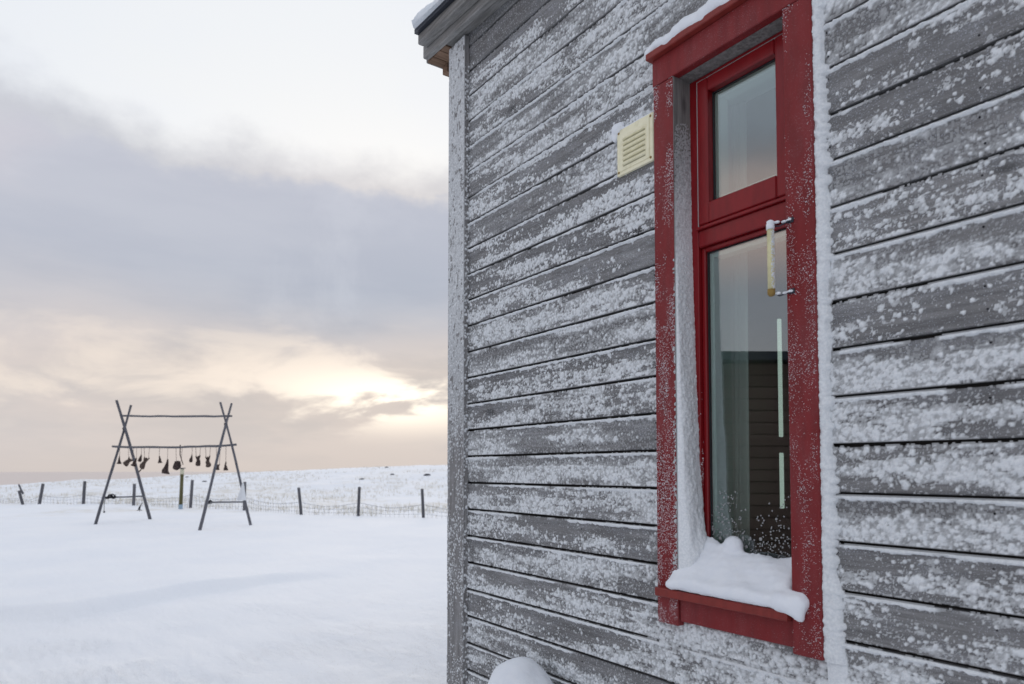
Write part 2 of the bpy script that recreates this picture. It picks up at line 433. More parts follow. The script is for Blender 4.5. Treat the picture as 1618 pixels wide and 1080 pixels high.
def grains(parent, fn, n, r0, r1, seed, material='rime', name='frost_grains', N_=(0, -1, 0)):
    """many tiny separate ice grains; fn(rng) gives a point or None"""
    rng = random.Random(seed); vs = []; fs = []
    for _ in range(n):
        p = fn(rng)
        if p is None: continue
        r = rng.uniform(r0, r1)*(1.6 if rng.random() < .06 else 1); b = len(vs)
        for d in ((1, 0, 0), (-1, 0, 0), (0, 1, 0), (0, -1, 0), (0, 0, 1), (0, 0, -1)):
            k = r*rng.uniform(.7, 1.2); vs.append((p[0]+d[0]*k, p[1]+d[1]*k, p[2]+d[2]*k))
        for f in ((0, 2, 4), (2, 1, 4), (1, 3, 4), (3, 0, 4), (2, 0, 5), (1, 2, 5), (3, 1, 5), (0, 3, 5)): fs.append(tuple(b+i for i in f))
    me = bpy.data.meshes.new(name); me.from_pydata(vs, [], fs); me.update()
    o = link(name, me, material, parent, True); o['kind'] = 'stuff'
    return o
def blob(name, balls, material, voxel, disp=(), parent=None, smooth=6):
    """soft snow heap: overlapping ellipsoids fused by a voxel remesh"""
    bm = bmesh.new()
    for c, r in balls:
        k = bmesh.ops.create_icosphere(bm, subdivisions=3, radius=1)
        for v in k['verts']: v.co = Vector((v.co.x*r[0]+c[0], v.co.y*r[1]+c[1], v.co.z*r[2]+c[2]))
    o = from_bm(name, bm, material, parent)
    md = o.modifiers.new('fuse', 'REMESH'); md.mode = 'VOXEL'; md.voxel_size = voxel; md.use_smooth_shade = True
    sm = o.modifiers.new('soften', 'SMOOTH'); sm.iterations = smooth; sm.factor = .6
    for i, (sz, st) in enumerate(disp):
        tx = bpy.data.textures.new(name+str(i), 'CLOUDS'); tx.noise_scale = sz; tx.noise_depth = 2
        dm = o.modifiers.new('lumpy', 'DISPLACE'); dm.texture = tx; dm.strength = st; dm.mid_level = .5; dm.texture_coords = 'GLOBAL'
    return o

# ------------------------------------------------------------------ ground, hill, sea
FEN = [(-62, 795, -60, 762), (36, 797, 30, 775), (62, 797, 68, 764), (131.5, 798, 134, 760), (211, 799, 212.5, 764), (301, 802, 304, 758), (386, 806, 387, 761), (476, 813, 472, 770), (566, 815, 568, 769), (669, 818, 667, 772), (778, 822, 776, 776)]
rx = np.array([-900, -200, 0, 60, 130, 200, 250, 330, 400, 480, 560, 640, 700, 900, 1400]); ry = np.array([778, 771, 767.5, 764, 758.5, 757, 753.5, 748, 745.5, 743, 739, 735.5, 734, 730, 726])
LIP = np.array([[p.x, p.y] for p in (ground_at(-260, 975), ground_at(0, 962), ground_at(110, 955), ground_at(215, 943), ground_at(330, 926), ground_at(472, 908), ground_at(560, 900))])
LIP2 = np.array([[p.x, p.y] for p in (ground_at(60, 1010), ground_at(190, 985), ground_at(240, 992))])
_lr = [((p[0]-CAM.x), (p[1]-CAM.y)) for p in LIP]
_la = np.array([math.atan2(a*RIGHT.x+b*RIGHT.y, a*FWD_L.x+b*FWD_L.y) for a, b in _lr]); _lR = np.array([math.hypot(a, b) for a, b in _lr])
def lip_h(a, r, amp, w):
    # soft scarp left by the wind: rises from far off, breaks down towards the house
    rl = np.interp(a, _la, _lR); rl = rl + (fbm(a*9+20, a*0, 45, 3)-.5)*.7
    sd = (rl-r)*.8
    fade = np.clip((a-_la[0])*5, 0, 1)*np.clip((_la[-1]-a)*4.5, 0, 1)*(.55+.8*fbm(a*6+9, a*0+3, 44, 3))
    crest = amp*np.exp(np.minimum(sd, 0)/(w*3.2))
    k = np.clip(sd/w, 0, 1); k = k*k*(3-2*k)
    scoop = amp*(1-1.5*k)
    scoop = np.where(sd > w, -.5*amp*np.exp(-np.maximum(sd-w, 0)/(w*4)), scoop)
    return np.where(sd <= 0, crest, scoop)*fade
def height(x, y):
    dx = x-CAM.x; dy = y-CAM.y; r = np.hypot(dx, dy)
    f = dx*FWD_L.x + dy*FWD_L.y; s = dx*RIGHT.x + dy*RIGHT.y
    a = np.arctan2(s, f)
    px = 809 + 1100*np.tan(np.clip(a, -1.15, 1.15))
    yy = np.interp(px, rx, ry)
    zr = EYE - (yy-741.8)/1100*78*np.cos(np.clip(a, -1.15, 1.15))
    t = np.clip((r-30)/(78-30), 0, 1); t = t*t*(3-2*t)
    z = zr*t
    z = z + (fbm(x*.12+50, y*.12+50, 3, 4)-.5)*.55*np.clip((r-30)/20, 0, 1)*np.clip((76-r)/20, .22, 1)
    z = z + (fbm(x*.9+50, y*.9+50, 23, 3)-.5)*.16*np.clip((r-27)/6, 0, 1)
    z = np.where(r > 82, z - (r-82)*.16, z)
    z = np.maximum(z, -14)
    # wind-worked snow in the yard
    k = np.clip((26-r)/8, 0, 1)
    z = z + (fbm(x*.35+9, y*.35+4, 11, 3)-.5)*.10*k
    z = z + (fbm((x*.8+y*.3)*1.5+9, (y*.9-x*.3)*4.0+4, 17, 4, .55)-.5)*.030*np.clip((11-r)/4, 0, 1)
    z = z + np.maximum(fbm((x*.8+y*.3)*5+9, (y*.9-x*.3)*13+4, 18, 4, .55)-.55, 0)*.09*np.clip((9.5-r)/4, 0, 1)*np.clip((fbm(x*.8, y*.8, 19, 3)-.38)*5, 0, 1)
    z = z + lip_h(a, r, .095, .34)
    return z
nr, na = 430, 900
rr = .4*np.exp(np.linspace(0, math.log(220/.4), nr)); rr[0] = .001; aa = np.linspace(-math.pi, math.pi, na)
# finer angles in the open direction (left of the house)
w_ = 1/(1+5*np.exp(-((aa+.42)/.55)**2)); cw = np.cumsum(w_); aa = (cw-cw[0])/(cw[-1]-cw[0])*2*math.pi-math.pi
Rg, Ag = np.meshgrid(rr, aa, indexing='ij')
gx = CAM.x + Rg*(np.cos(Ag)*FWD_L.x + np.sin(Ag)*RIGHT.x); gy = CAM.y + Rg*(np.cos(Ag)*FWD_L.y + np.sin(Ag)*RIGHT.y)
me = grid_mesh('snow_ground', np.stack([gx, gy, height(gx, gy)], -1))
if me.polygons[1000].normal.z < 0: me.flip_normals()
tag(link('snow_ground', me, 'snow_ground'), kind='structure')
def gz(x, y): return float(height(np.array([float(x)]), np.array([float(y)]))[0])
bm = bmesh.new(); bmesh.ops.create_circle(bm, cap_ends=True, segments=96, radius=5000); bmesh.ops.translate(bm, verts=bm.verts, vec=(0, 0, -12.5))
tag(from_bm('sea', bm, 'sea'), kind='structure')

# ------------------------------------------------------------------ house
house = thing('wooden_house', 'weathered grey board house with frost crust and a red framed window', 'house', (0, 0, 0))
Z = lambda z: z+EYE
XL, XR = -2.865, 3.2                        # corner, far end
WX0, WX1, WZ0, WZ1 = -1.455, -1.072, Z(-.36), Z(1.227)      # opening
CX0, CX1 = -1.538, -.990                   # casing outer edges
CZ0 = Z(-.472)
roofz = lambda x: Z(2.042) - .072*(x+2.95)   # underside of the rake
SEAM0 = Z(.0605); B = .12

# sheathing behind the planks, with the hole of the window; other walls
T0, T1 = .021, .16
def sheath(x0, x1, z0, z1, y0=T0, y1=T1, mt='dark_sheathing'):
    o = box('sheathing', (x0, y0, z0), (x1, y1, z1), mt, house)
    if z1 > Z(1.85):
        for v in o.data.vertices:
            if v.co.z > z1-.01: v.co.z = roofz(v.co.x)+.1
    return o
sheath(XL+.02, WX0-.02, -.4, Z(1.9)); sheath(WX1+.02, XR-.02, -.4, Z(1.9))
sheath(WX0-.02, WX1+.02, -.4, WZ0-.02); sheath(WX0-.02, WX1+.02, WZ1+.02, Z(1.9))
box('side_wall', (XL+.02, T1, -.4), (XL+.14, 4.6, Z(2.0)), 'grey_wood_upright', house)
box('side_wall', (XR-.14, T1, -.4), (XR-.02, 4.6, Z(1.55)), 'grey_wood_upright', house)
box('back_wall', (XL+.14, 4.46, -.4), (XR-.14, 4.6, Z(1.55)), 'grey_wood_upright', house)
box('interior_wall', (XL+.14, 3.0, .3), (XR-.14, 3.05, Z(1.5)), 'interior_wall', house)
box('interior_wall', (-2.3, T1, .3), (-2.25, 3.0, Z(1.5)), 'interior_wall', house)
box('interior_wall', (.6, T1, .3), (.65, 3.0, Z(1.5)), 'interior_wall', house)
box('interior_floor', (-2.3, T1, .25), (.65, 3.0, .3), 'interior_floor', house)
box('ceiling', (-2.3, T1, Z(1.5)), (.65, 3.0, Z(1.55)), 'interior_wall', house)

# frost rules shared by the whole facade
def row_of(z): return np.floor((SEAM0 - z)/B)
def facade_prob(kind):
    def p(x, z):
        v = 1-((SEAM0 - z)/B - np.floor((SEAM0 - z)/B))       # 0 bottom of plank, 1 top
        row = row_of(z)
        n = fbm(x*3.0+row*5.3, z*24+3, 5, 6, .62)
        rowb = H2(row, row*0+3, 77)*.24-.12
        low = np.where(v < .62, .30*(1-v*.9), -.10)
        right = np.clip((x+1.0)/.5, 0, 1)*np.where(x > -1.0, 1, 0)*.02
        clean = np.clip((z-Z(1.84)+.07*(x+2.9))/.12, 0, 1)*1.2      # sheltered under the eave
        bottom = np.clip((Z(-.45)-z)/.25, 0, 1)*.16
        bare = np.clip((fbm(x*2.6+row*9.7, row*3.37+z*9, 31, 3)-.60)*9, 0, 1)*.5
        q_ = (n-.5)*2.7 + .46 - np.where(x > -1, .06, 0) + rowb + low + right - clean - bottom - bare
        return np.clip(q_, 0, .97)*kind
    return p
pb, pm, ps = facade_prob(.42), facade_prob(.95), facade_prob(1.0)
def plank_frost(parent, x0, x1, zt, zb, row, step):
    def hf(u, v):
        x = x0+u; z = zb+v; hh = zt-zb
        vt = (z-zb)/hh
        edge = np.clip((zt+.0015-z)/.003, 0, 1)*np.clip((z-zb)/.003+.1, 0, 1)
        wx = (fbm(x*60, z*60, 51, 2)-.5)*.012; wz = (fbm(x*60+9, z*60+5, 52, 2)-.5)*.012
        core = ps(x, z)
        crust = np.clip((fbm(x*24+row, z*60, 63, 4, .62)-.64+core*.34)*10, 0, 1)*np.clip(core*3-.9, 0, 1)
        A = lumps(x+wx*1.6, z+wz*1.6, .034, 131, lambda p_, q_: ps(p_, q_)*.55, .20, .46, .15)
        a = lumps(x+wx, z+wz, .021, 101, pb, .20, .50, .40)
        b = lumps(x+wx*.5, z+wz*.5, .0115, 111, pm, .22, .52, .80)
        c = lumps(x, z, .0062, 121, ps, .22, .50, .95)
        dust = lumps(x, z, .0085, 125, lambda p_, q_: np.clip(.55+ps(p_, q_)*.4, 0, .9), .16, .32, .9)
        c = np.maximum(c, dust)
        h = np.maximum(np.maximum(np.maximum(a, A) + b*.5, b), c)
        h = np.maximum(h, crust*(.0012 + .0034*vn(x*120, z*120, 64)*vn(x*47, z*60, 65)*1.6) + b*.6*crust)
        h = h + np.where(h > .0003, (fbm(x*330, z*330, 61, 2)-.5)*.0026 + np.minimum(np.maximum(a, b), c)*.5, 0)
        # bead of rime on the top arris
        g_ = fbm(x*3.3 + row*7.7, x*0+row*1.9, 71, 3)
        on = np.clip((g_-.38 + np.where(z > Z(1.7), -.25*(1), 0))*9, 0, 1)
        bw = .0016 + .0056*fbm(x*40+row*3, x*0+row, 72, 4)*1.3
        dd = (zt+.0005 - z)
        bead = np.sqrt(np.clip(1-((dd-bw*.75)/(bw+.0001))**2, 0, 1))*(.0060+.006*vn(x*60, x*0+row, 73))*on
        bead = bead*(.6+.8*vn(x*150, z*150, 74)) + np.where(bead > .001, np.maximum(b, c)*.6, 0)
        h = np.maximum(h, bead)
        return h*edge
    return sheet(parent, (x0, 0, zb), (1, 0, 0), (0, 0, 1), (0, -1, 0), x1-x0, zt+.004-zb, step, hf)
def plank(x0, x1, zt, zb, row):
    rng = random.Random(row*13+int(x0*100))
    bm = bmesh.new(); dy = rng.uniform(-.0012, .0012)
    prof = [(.02, zb), (.004+dy, zb), (dy, zb+.003), (dy, zt-.006), (.005+dy, zt), (.02, zt+.001)]
    nseg = max(2, int((x1-x0)/.5)); rings = []
    for i in range(nseg+1):
        x = x0+(x1-x0)*i/nseg; o1 = rng.uniform(-.0008, .0008)
        rings.append([bm.verts.new((x, y, min(z+o1, roofz(x)+.1))) for y, z in prof])
    for a, b in zip(rings, rings[1:]):
        for k in range(6): bm.faces.new((a[k], b[k], b[(k+1) % 6], a[(k+1) % 6]))
    bm.faces.new(rings[0]); bm.faces.new(list(reversed(rings[-1])))
    bmesh.ops.recalc_face_normals(bm, faces=bm.faces)
    o = from_bm('plank', bm, 'grey_wood', house)
    if .5 < zt < Z(2.0):
        for nx in (x0+.03, x1-.03, -1.93, -.62):
            if x0+.02 < nx < min(x1-.02, .5): 
                for dz in (.028, .085):
                    if rng.random() < .8:
                        nb = bmesh.new(); bmesh.ops.create_circle(nb, cap_ends=True, segments=7, radius=.0024)
                        px_, pz_ = nx+rng.uniform(-.006, .006), zb+dz+rng.uniform(-.006, .006)
                        for v in nb.verts: v.co = Vector((px_+v.co.x, -.0016+rng.uniform(0, .0002), pz_+v.co.y))
                        ex = bmesh.ops.extrude_face_region(nb, geom=list(nb.faces))
                        for v in ex['geom']:
                            if isinstance(v, bmesh.types.BMVert): v.co.y = .001
                        bmesh.ops.recalc_face_normals(nb, faces=nb.faces)
                        from_bm('nail', nb, 'rope', o)
    if zt > .35:
        fx1 = min(x1, .5)
        if x0 < fx1:
            if x0 < -1.2: plank_frost(o, x0, fx1, zt, zb, row, .0027)
            else:
                m_ = min(fx1, -.42)
                if zt < Z(1.25) and x0 < m_: plank_frost(o, x0, m_, zt, zb, row, .0030)
                elif x0 < m_: plank_frost(o, x0, m_, zt, zb, row, .006)
                if fx1 > -.42: plank_frost(o, max(x0, -.42), fx1, zt, zb, row, .008)
for row in range(-18, 16):
    zt = SEAM0 - row*B - .0048; zb = SEAM0 - (row+1)*B + .0048
    rngj = random.Random(row+500)
    if zb > roofz(-2.8)+.08: continue
    x0, x1 = -2.752, XR-.02
    if zt > roofz(x1)+.1: x1 = min(x1, -2.95+(Z(2.042)+.1-zb)/.072)
    if x1 < x0+.1: continue
    if zt > CZ0+.002 and zb < Z(1.325):
        spans = [(x0, CX0+.006 if zb > CZ0 else CX0+.006), (CX1-.006, x1)]
        if zb < CZ0:      # plank runs below the casing: notch by stopping at the apron
            spans = [(x0, x1)]
    else: spans = [(x0, x1)]
    for (s0, s1) in spans:
        if s1-s0 > 2.2:
            j = s0 + rngj.uniform(.25, .55)*(s1-s0) if row % 3 else None
            if s0 < -2 and row % 3: j = rngj.uniform(-.9, .8)
            if j: plank(s0, j-.001, zt, zb, row); plank(j+.001, s1, zt, zb, row); continue
        plank(s0, s1, zt, zb, row)

# corner board and its rime
cb = box('corner_board', (-2.868, -.026, -.4), (-2.724, .0, Z(2.03)), 'grey_wood_upright', house, .004, 2)
box('corner_board', (-2.868, .0005, -.4), (-2.843, .12, Z(2.03)), 'grey_wood_upright', house, .003)
def cbp(k):
    def p(x, z):
        n = fbm(x*16, z*5, 205, 4, .6)
        up = np.clip((z-.9)/.9, 0, 1)*.42
        ed = np.clip(np.abs(x+2.796)/.072, 0, 1)**2*.42
        return np.clip((n-.5)*2.6+.22+up+ed, 0, 1)*k
    return p
def cbh(u, v):
    x = -2.872+u; z = .3+v
    a = lumps(x, z, .016, 201, cbp(.7), .25, .5, .55); b = lumps(x, z, .0085, 211, cbp(1.0), .28, .56, .9)
    h = np.maximum(a*.8+b*.5, b)
    up = np.clip((z-1.3)/.9, 0, 1)
    h = np.maximum(h, up*.0028*(fbm(x*240, z*240, 212, 2)+.4)*(vn(x*90, z*40, 213) > .25))
    edge = np.clip(u/.006, 0, 1)*np.clip((.151-u)/.006, 0, 1)
    return h*edge
sheet(cb, (-2.872, -.0255, .3), (1, 0, 0), (0, 0, 1), (0, -1, 0), .151, Z(2.025)-.3, .0034, cbh)
def cbe(u, v):      # tufts growing out of the right-hand arris
    return lumps(u*1.0, .3+v, .012, 231, lambda a, b: np.clip(.35+fbm(a*9, b*4, 233, 3)*.6, 0, 1), .3, .6, .8)
sheet(cb, (-2.7245, -.026, .3), (0, 1, 0), (0, 0, 1), (1, 0, 0), .024, Z(1.9)-.3, .004, cbe)

# ------------------------------------------------------------------ roof edge
roof = thing('roof', None, None); roof.parent = house
def rake(name, x0, x1, y0, y1, zo0, zo1, material, bev=.002):
    """board that follows the falling roof edge; zo = offsets of bottom and top from the underside line"""
    bm = bmesh.new(); vs = []
    for x in (x0, x1):
        for y in (y0, y1):
            for zo in (zo0, zo1): vs.append(bm.verts.new((x, y, roofz(x)+zo)))
    for q_ in [(0, 1, 3, 2), (4, 6, 7, 5), (0, 4, 5, 1), (2, 3, 7, 6), (0, 2, 6, 4), (1, 5, 7, 3)]: bm.faces.new([vs[i] for i in q_])
    bmesh.ops.recalc_face_normals(bm, faces=bm.faces)
    if bev: bmesh.ops.bevel(bm, geom=list(bm.edges), offset=bev, segments=1, affect='EDGES')
    return from_bm(name, bm, material, roof)
rake('lower_fascia', -3.038, 3.4, -.080, -.050, .0, .062, 'grey_wood_trim', .004)
rake('upper_fascia', -2.996, 3.42, -.130, -.0815, .036, .0925, 'grey_wood_trim', .004)
rake('fascia_backing', -3.02, 3.4, -.0495, -.001, .014, .0925, 'grey_wood_trim')
rake('metal_flashing', -2.990, 3.45, -.152, -.1315, .080, .0925, 'dark_metal', .0)
rake('roof_deck', -2.99, 3.45, -.1525, 4.9, .093, .101, 'dark_metal', 0)
zs = roofz(-3.0)
for xa_, xb_ in ((-3.045, -2.985), (-2.981, -2.921), (-2.917, -2.871)):
    box('soffit_board', (xa_, -.049, zs-.004), (xb_, 4.6, zs+.0095), 'soffit_wood', roof, .002)
box('eave_fascia', (-3.062, -.049, zs+.002), (-3.0455, 4.7, zs+.088), 'grey_wood_trim', roof, .003)
box('rafter_end', (-3.035, .03, zs-.045), (-2.99, .07, zs-.0045), 'soffit_wood', roof, .002)

def sweep(name, prof, xs, zoff, amp, seed, material, label=None, cat=None, taper=.05, nscale=9.0):
    """snow lying along an edge: a rounded profile (y, z) carried along x, lumpy, with rounded ends"""
    P = np.array(prof); c = P.mean(0); c[1] = P[:, 1].min()
    n = len(P); A = np.zeros((len(xs), n+1, 3)); L0, L1 = xs[0], xs[-1]
    for i, x in enumerate(xs):
        e = min(x-L0, L1-x)/taper; k = math.sqrt(max(0.0, 1-(1-min(e, 1))**2)); k = max(k, .02)
        for j in range(n+1):
            y, z = P[j % n]
            nn = (fbm(np.array([x*nscale+seed]), np.array([(y+z*1.7)*nscale]), seed, 4)[0]-.5)*amp + (fbm(np.array([x*60+seed]), np.array([(y+z*1.7)*60]), seed+5, 3)[0]-.5)*amp*.35
            lift = 1 if z > c[1]+.004 else 0
            A[i, j] = (x, c[0]+(y-c[0])*(.75+.25*k) - (nn*.7 if y < c[0] else 0)*lift, c[1]+(z-c[1])*k + nn*k*lift + zoff(x))
    me = grid_mesh(name, A)
    bm = bmesh.new(); bm.from_mesh(me); bmesh.ops.remove_doubles(bm, verts=bm.verts, dist=.0001); bmesh.ops.holes_fill(bm, edges=bm.edges, sides=0); bmesh.ops.recalc_face_normals(bm, faces=bm.faces); bm.to_mesh(me); bm.free(); me.shade_smooth()
    return tag(link(name, me, material), label, cat)
def half_round(y0, y1, h, back, n=16):
    pts = []
    for k in range(n+1):
        a = math.pi*(1-k/n); pts.append(((y0+h*.9)+math.cos(a)*h*.9 if a > math.pi/2 else (y0+h*.9), h*math.sin(a) if a > math.pi/2 else h))
    pts = [p for i, p in enumerate(pts) if i == 0 or p != pts[i-1]]
    for k in range(1, 9): pts.append((y0+h*.9+(y1-y0-h*.9)*(k/8)**2, h*(1-.0*k)))
    pts.append((y1, 0)); 
    for k in range(1, 6): pts.append((y1+(y0+.01-y1)*k/6, 0))
    return pts
sweep('roof_snow', half_round(-.172, 4.9, .075, 0, 22), list(np.arange(-3.025, -1.9, .012))+list(np.linspace(-1.88, 3.46, 120)), lambda x: roofz(x)+.1005, .035, 31, 'roof_snow', 'rough frosty snow slab lying along the roof edge above the corner board', 'snow', .06)

# ------------------------------------------------------------------ window
FY_ = .047
win = thing('window', None, None); win.parent = house
def wb(name, a, b, material='red_casing', bev=.0025): return box(name, a, b, material, win, bev)
cl_ = wb('side_casing', (CX0, -.030, CZ0), (WX0, -.0015, WZ1-.001))
cr_ = wb('side_casing', (WX1, -.030, CZ0), (CX1, -.0015, WZ1-.001))
wb('head_casing', (CX0-.002, -.0315, WZ1), (CX1+.002, -.0015, Z(1.312)))
wb('drip_cap', (CX0-.012, -.052, Z(1.3125)), (CX1+.012, .0, Z(1.334)), 'red_sill')
wb('sill', (CX0+.008, -.052, Z(-.388)), (WX1-.001, .1, Z(-.362)), 'red_sill', .003)
wb('apron', (WX0+.001, -.022, Z(-.458)), (WX1-.001, -.0015, Z(-.3885)))
box('corner_shim', (WX0-.02, .0205, WZ0), (WX0, .12, WZ1), 'bare_reveal_wood', win)
wb('jamb_board', (WX0-.02, .0, WZ0+.001), (WX0-.0005, .0203, WZ1), 'bare_reveal_wood', 0)
wb('jamb_board', (WX0-.0003, -.0292, WZ0+.001), (WX0+.0018, FY_-.0005, WZ1-.0005), 'bare_reveal_wood', 0)
wb('jamb_board', (WX1+.0005, .0, WZ0), (WX1+.02, .12, WZ1), 'bare_reveal_wood', 0)
wb('head_lining', (WX0-.02, -.0013, WZ1+.0005), (WX1+.02, .12, WZ1+.02), 'bare_reveal_wood', 0)
FY = .047
fx0, fx1 = WX0+.0005, WX1-.0005
# fixed red frame
def ring(name, x0, x1, z0, z1, w, y0, y1, material, wl=None, bev=.003, wbm=None, wt=None):
    wl = wl or w; bt = wbm or w; tp = wt or w
    wb(name+'_stile', (x0, y0, z0), (x0+wl, y1, z1), material, bev); wb(name+'_stile', (x1-w, y0, z0), (x1, y1, z1), material, bev)
    wb(name+'_rail', (x0+wl+.0003, y0+.0004, z0), (x1-w-.0003, y1, z0+bt), material, bev); wb(name+'_rail', (x0+wl+.0003, y0+.0004, z1-tp), (x1-w-.0003, y1, z1), material, bev)
ring('frame', fx0, fx1, WZ0+.001, WZ1-.0005, .028, FY, .115, 'red_frame', bev=.002, wbm=.05, wt=.010)
wb('transom', (fx0+.0285, FY+.0005, Z(.690)), (fx1-.0285, .115, Z(.742)), 'red_frame', .003)
wb('transom_nosing', (fx0+.0285, FY-.010, Z(.7425)), (fx1-.0285, FY+.03, Z(.752)), 'red_frame', .002)
# pale seal line in the joint round the opening sash
ring('seal', fx0+.0283, fx1-.0283, Z(.7522), Z(1.2162), .0028, FY-.0002, .06, 'silver_seal', bev=0)
ring('sash', fx0+.0325, fx1-.0325, Z(.7558), Z(1.2130), .040, FY-.006, .10, 'red_frame', bev=.004, wbm=.066, wt=.042)
gx0, gx1 = fx0+.0725, fx1-.0725
ring('gasket', gx0, gx1, Z(.8222), Z(1.1708), .0025, .067, .076, 'black_gasket', bev=0)
ring('inner_frame', gx0+.001, gx1-.001, Z(.8232), Z(1.1698), .018, .0765, .12, 'lining', bev=.002)
wb('upper_pane', (gx0+.002, .070, Z(.824)), (gx1-.002, .0745, Z(1.169)), 'glass', 0)
# beads of the lower light
ring('glazing_bead', fx0+.0285, fx1-.0285, WZ0+.052, Z(.6895), .014, FY+.014, .105, 'red_frame', bev=.003)
ring('lower_gasket', fx0+.0430, fx1-.0430, WZ0+.0665, Z(.675), .003, .071, .080, 'black_gasket', bev=0)
ring('inner_frame', fx0+.044, fx1-.044, WZ0+.0675, Z(.674), .016, .0805, .12, 'lining', bev=.002)
wb('lower_pane', (fx0+.045, .074, WZ0+.068), (fx1-.045, .0785, Z(.6735)), 'glass', 0)
# inner lining and sill seen through the glass
wb('inner_lining', (WX0-.02, .121, WZ0), (WX0+.012, .26, WZ1), 'lining', 0); wb('inner_lining', (WX1-.012, .121, WZ0), (WX1+.02, .26, WZ1), 'lining', 0)
wb('inner_lining', (WX0+.0125, .121, WZ1-.02), (WX1-.0125, .26, WZ1+.01), 'lining', 0); wb('inner_sill', (WX0+.0125, .121, WZ0-.01), (WX1-.0125, .30, WZ0+.03), 'lining', .003)
# snow on the lower rail of the top pane
def railh(u, v): return .006*np.sqrt(np.clip(1-(2*v/.012-1)**2, 0, 1))*(.7+.5*fbm(u*50, v*50, 9, 2))*np.clip(u/.01, 0, 1)*np.clip((gx1-gx0-u)/.01, 0, 1)
sheet(win, (gx0, .056, Z(.8222)), (1, 0, 0), (0, 1, 0), (0, 0, 1), gx1-gx0, .013, .0015, railh, 'snow_pile')
# packed rime in the left reveal
def revt(z):
    return np.interp(z, [Z(-.38), Z(-.25), Z(-.12), Z(.05), Z(.25), Z(.45), Z(.7), Z(1.0), Z(1.2)], [.060, .052, .034, .024, .016, .010, .004, .0009, .0])
def revh(u, v):
    z = WZ0+v
    t = revt(z); y = u/.108
    shape = np.sqrt(np.clip(1-np.abs(2*y-.85)**3.2, 0, 1)); shape = np.where(y < .35, np.maximum(shape, .5), shape)*np.clip((1-y)/.12, 0, 1)
    h = t*shape*(.80+.5*fbm(u*30, z*12, 81, 4)) + lumps(u, z, .012, 301, lambda a, b: np.clip(1.0-(b-Z(.1))/.8, 0, 1)*.8, .3, .6, .35)*np.clip(t/.01, 0, 1)*.8
    h = h + np.where(h > .0005, (fbm(u*260, z*260, 82, 2)-.5)*.003, 0)
    return h*np.clip(u/.004, 0, 1)
sheet(win, (WX0+.0018, -.0295, WZ0), (0, 1, 0), (0, 0, 1), (1, 0, 0), .108, 1.56, .0028, revh)
# ragged rime edge spilling on to the left casing's inner arris
def arrh(u, v):
    z = Z(-.30)+v
    return lumps(u, z, .009, 311, lambda a, b: np.clip((a/.018)*1.3-.35+(fbm(a*0+3, b*11, 312, 3)-.5)*2.2 + np.clip((Z(.15)-b)*.8, -.9, .4), 0, 1), .3, .62, .5)
sheet(win, (WX0-.018, -.0300, Z(-.30)), (1, 0, 0), (0, 0, 1), (0, -1, 0), .019, .95, .002, arrh)
# thick rime standing against the right casing, thin line against the left one
def bankh(u, v):
    z = Z(-.60)+v
    w = .009 + .026*fbm(z*11, z*0+2, 91, 4) + np.clip((Z(-.15)-z)*.055, 0, .03) + np.interp(z, [Z(.9), Z(1.4)], [0, -.004])
    w = w + (lumps(z, z*0+.003, .02, 321, lambda a, b: a*0+.6, .3, .75, .9))*1.0
    t = np.clip(u/w, 0, 1.0)
    h = .025*np.sqrt(np.clip(1-t**2.4, 0, 1))*(.80+.35*fbm(u*70, z*70, 92, 3))
    h = h + np.where(h > .001, (fbm(u*330, z*330, 93, 2)-.5)*.0045, 0)
    h = np.where(z < CZ0-.005, h*np.clip(1-(CZ0-z)/.12, 0, 1)*.55, h)
    return h
sheet(win, (CX1+.0005, 0, Z(-.60)), (1, 0, 0), (0, 0, 1), (0, -1, 0), .075, 1.92, .0024, bankh)
def linh(u, v):
    z = CZ0+v
    return .022*np.sqrt(np.clip(1-(u/(.004+.004*fbm(z*30, z*0, 94, 3)))**2, 0, 1))
sheet(win, (CX0-.0003, 0, CZ0), (-1, 0, 0), (0, 0, 1), (0, -1, 0), .010, 1.7, .002, linh)
# windblown crust below the window
def undh(u, v):
    x = -1.62+u; z = Z(-.66)+v
    m_ = np.clip((x+1.5)/.5, 0, 1)
    p_ = lambda a, b: np.clip((fbm(a*9, b*22, 331, 4)-.5)*3+.25+np.clip((a+1.4)/.5, 0, 1)*.75, 0, 1)
    h = np.maximum(lumps(x, z, .02, 332, p_, .35, .62, .28), lumps(x, z, .009, 335, p_, .35, .6, .5))
    e = np.clip(v/.02, 0, 1)*np.clip((.19-v)/.02, 0, 1)*np.clip(u/.05, 0, 1)*np.clip((1.25-u)/.05, 0, 1)
    return (h*1.1 + m_*.004*(fbm(x*26, z*60, 336, 3)-.28))*e
sheet(win, (-1.62, .0, Z(-.66)), (1, 0, 0), (0, 0, 1), (0, -1, 0), 1.25, .19, .003, undh)
# rime spatter on the foot of the lower pane and on the frame
def spp(a, b):
    return np.clip((Z(-.06)-b)/.24 + (fbm(a*22, b*22, 341, 3)-.5)*1.6, 0, 1)*.5*np.clip(1.2-(a+1.40)*2.2, .35, 1)
def sph(u, v):
    x = fx0+.045+u; z = WZ0+.07+v
    return np.maximum(lumps(x, z, .0055, 342, spp, .2, .42, .4), lumps(x, z, .012, 346, lambda a, b: spp(a, b)*.18, .2, .42, .25))
sheet(win, (fx0+.045, .0735, WZ0+.07), (1, 0, 0), (0, 0, 1), (0, -1, 0), fx1-fx0-.09, .42, .0014, sph)
def spot(x0, x1, z0, z1, y, bias):
    def fn(r):
        x = r.uniform(x0, x1); z = r.uniform(z0, z1)
        d = float(fbm(np.array([x*30]), np.array([z*9]), 351, 3)[0])
        if r.random() > (d-.36)*3.2 + bias(z): return None
        return (x, y, z)
    return fn
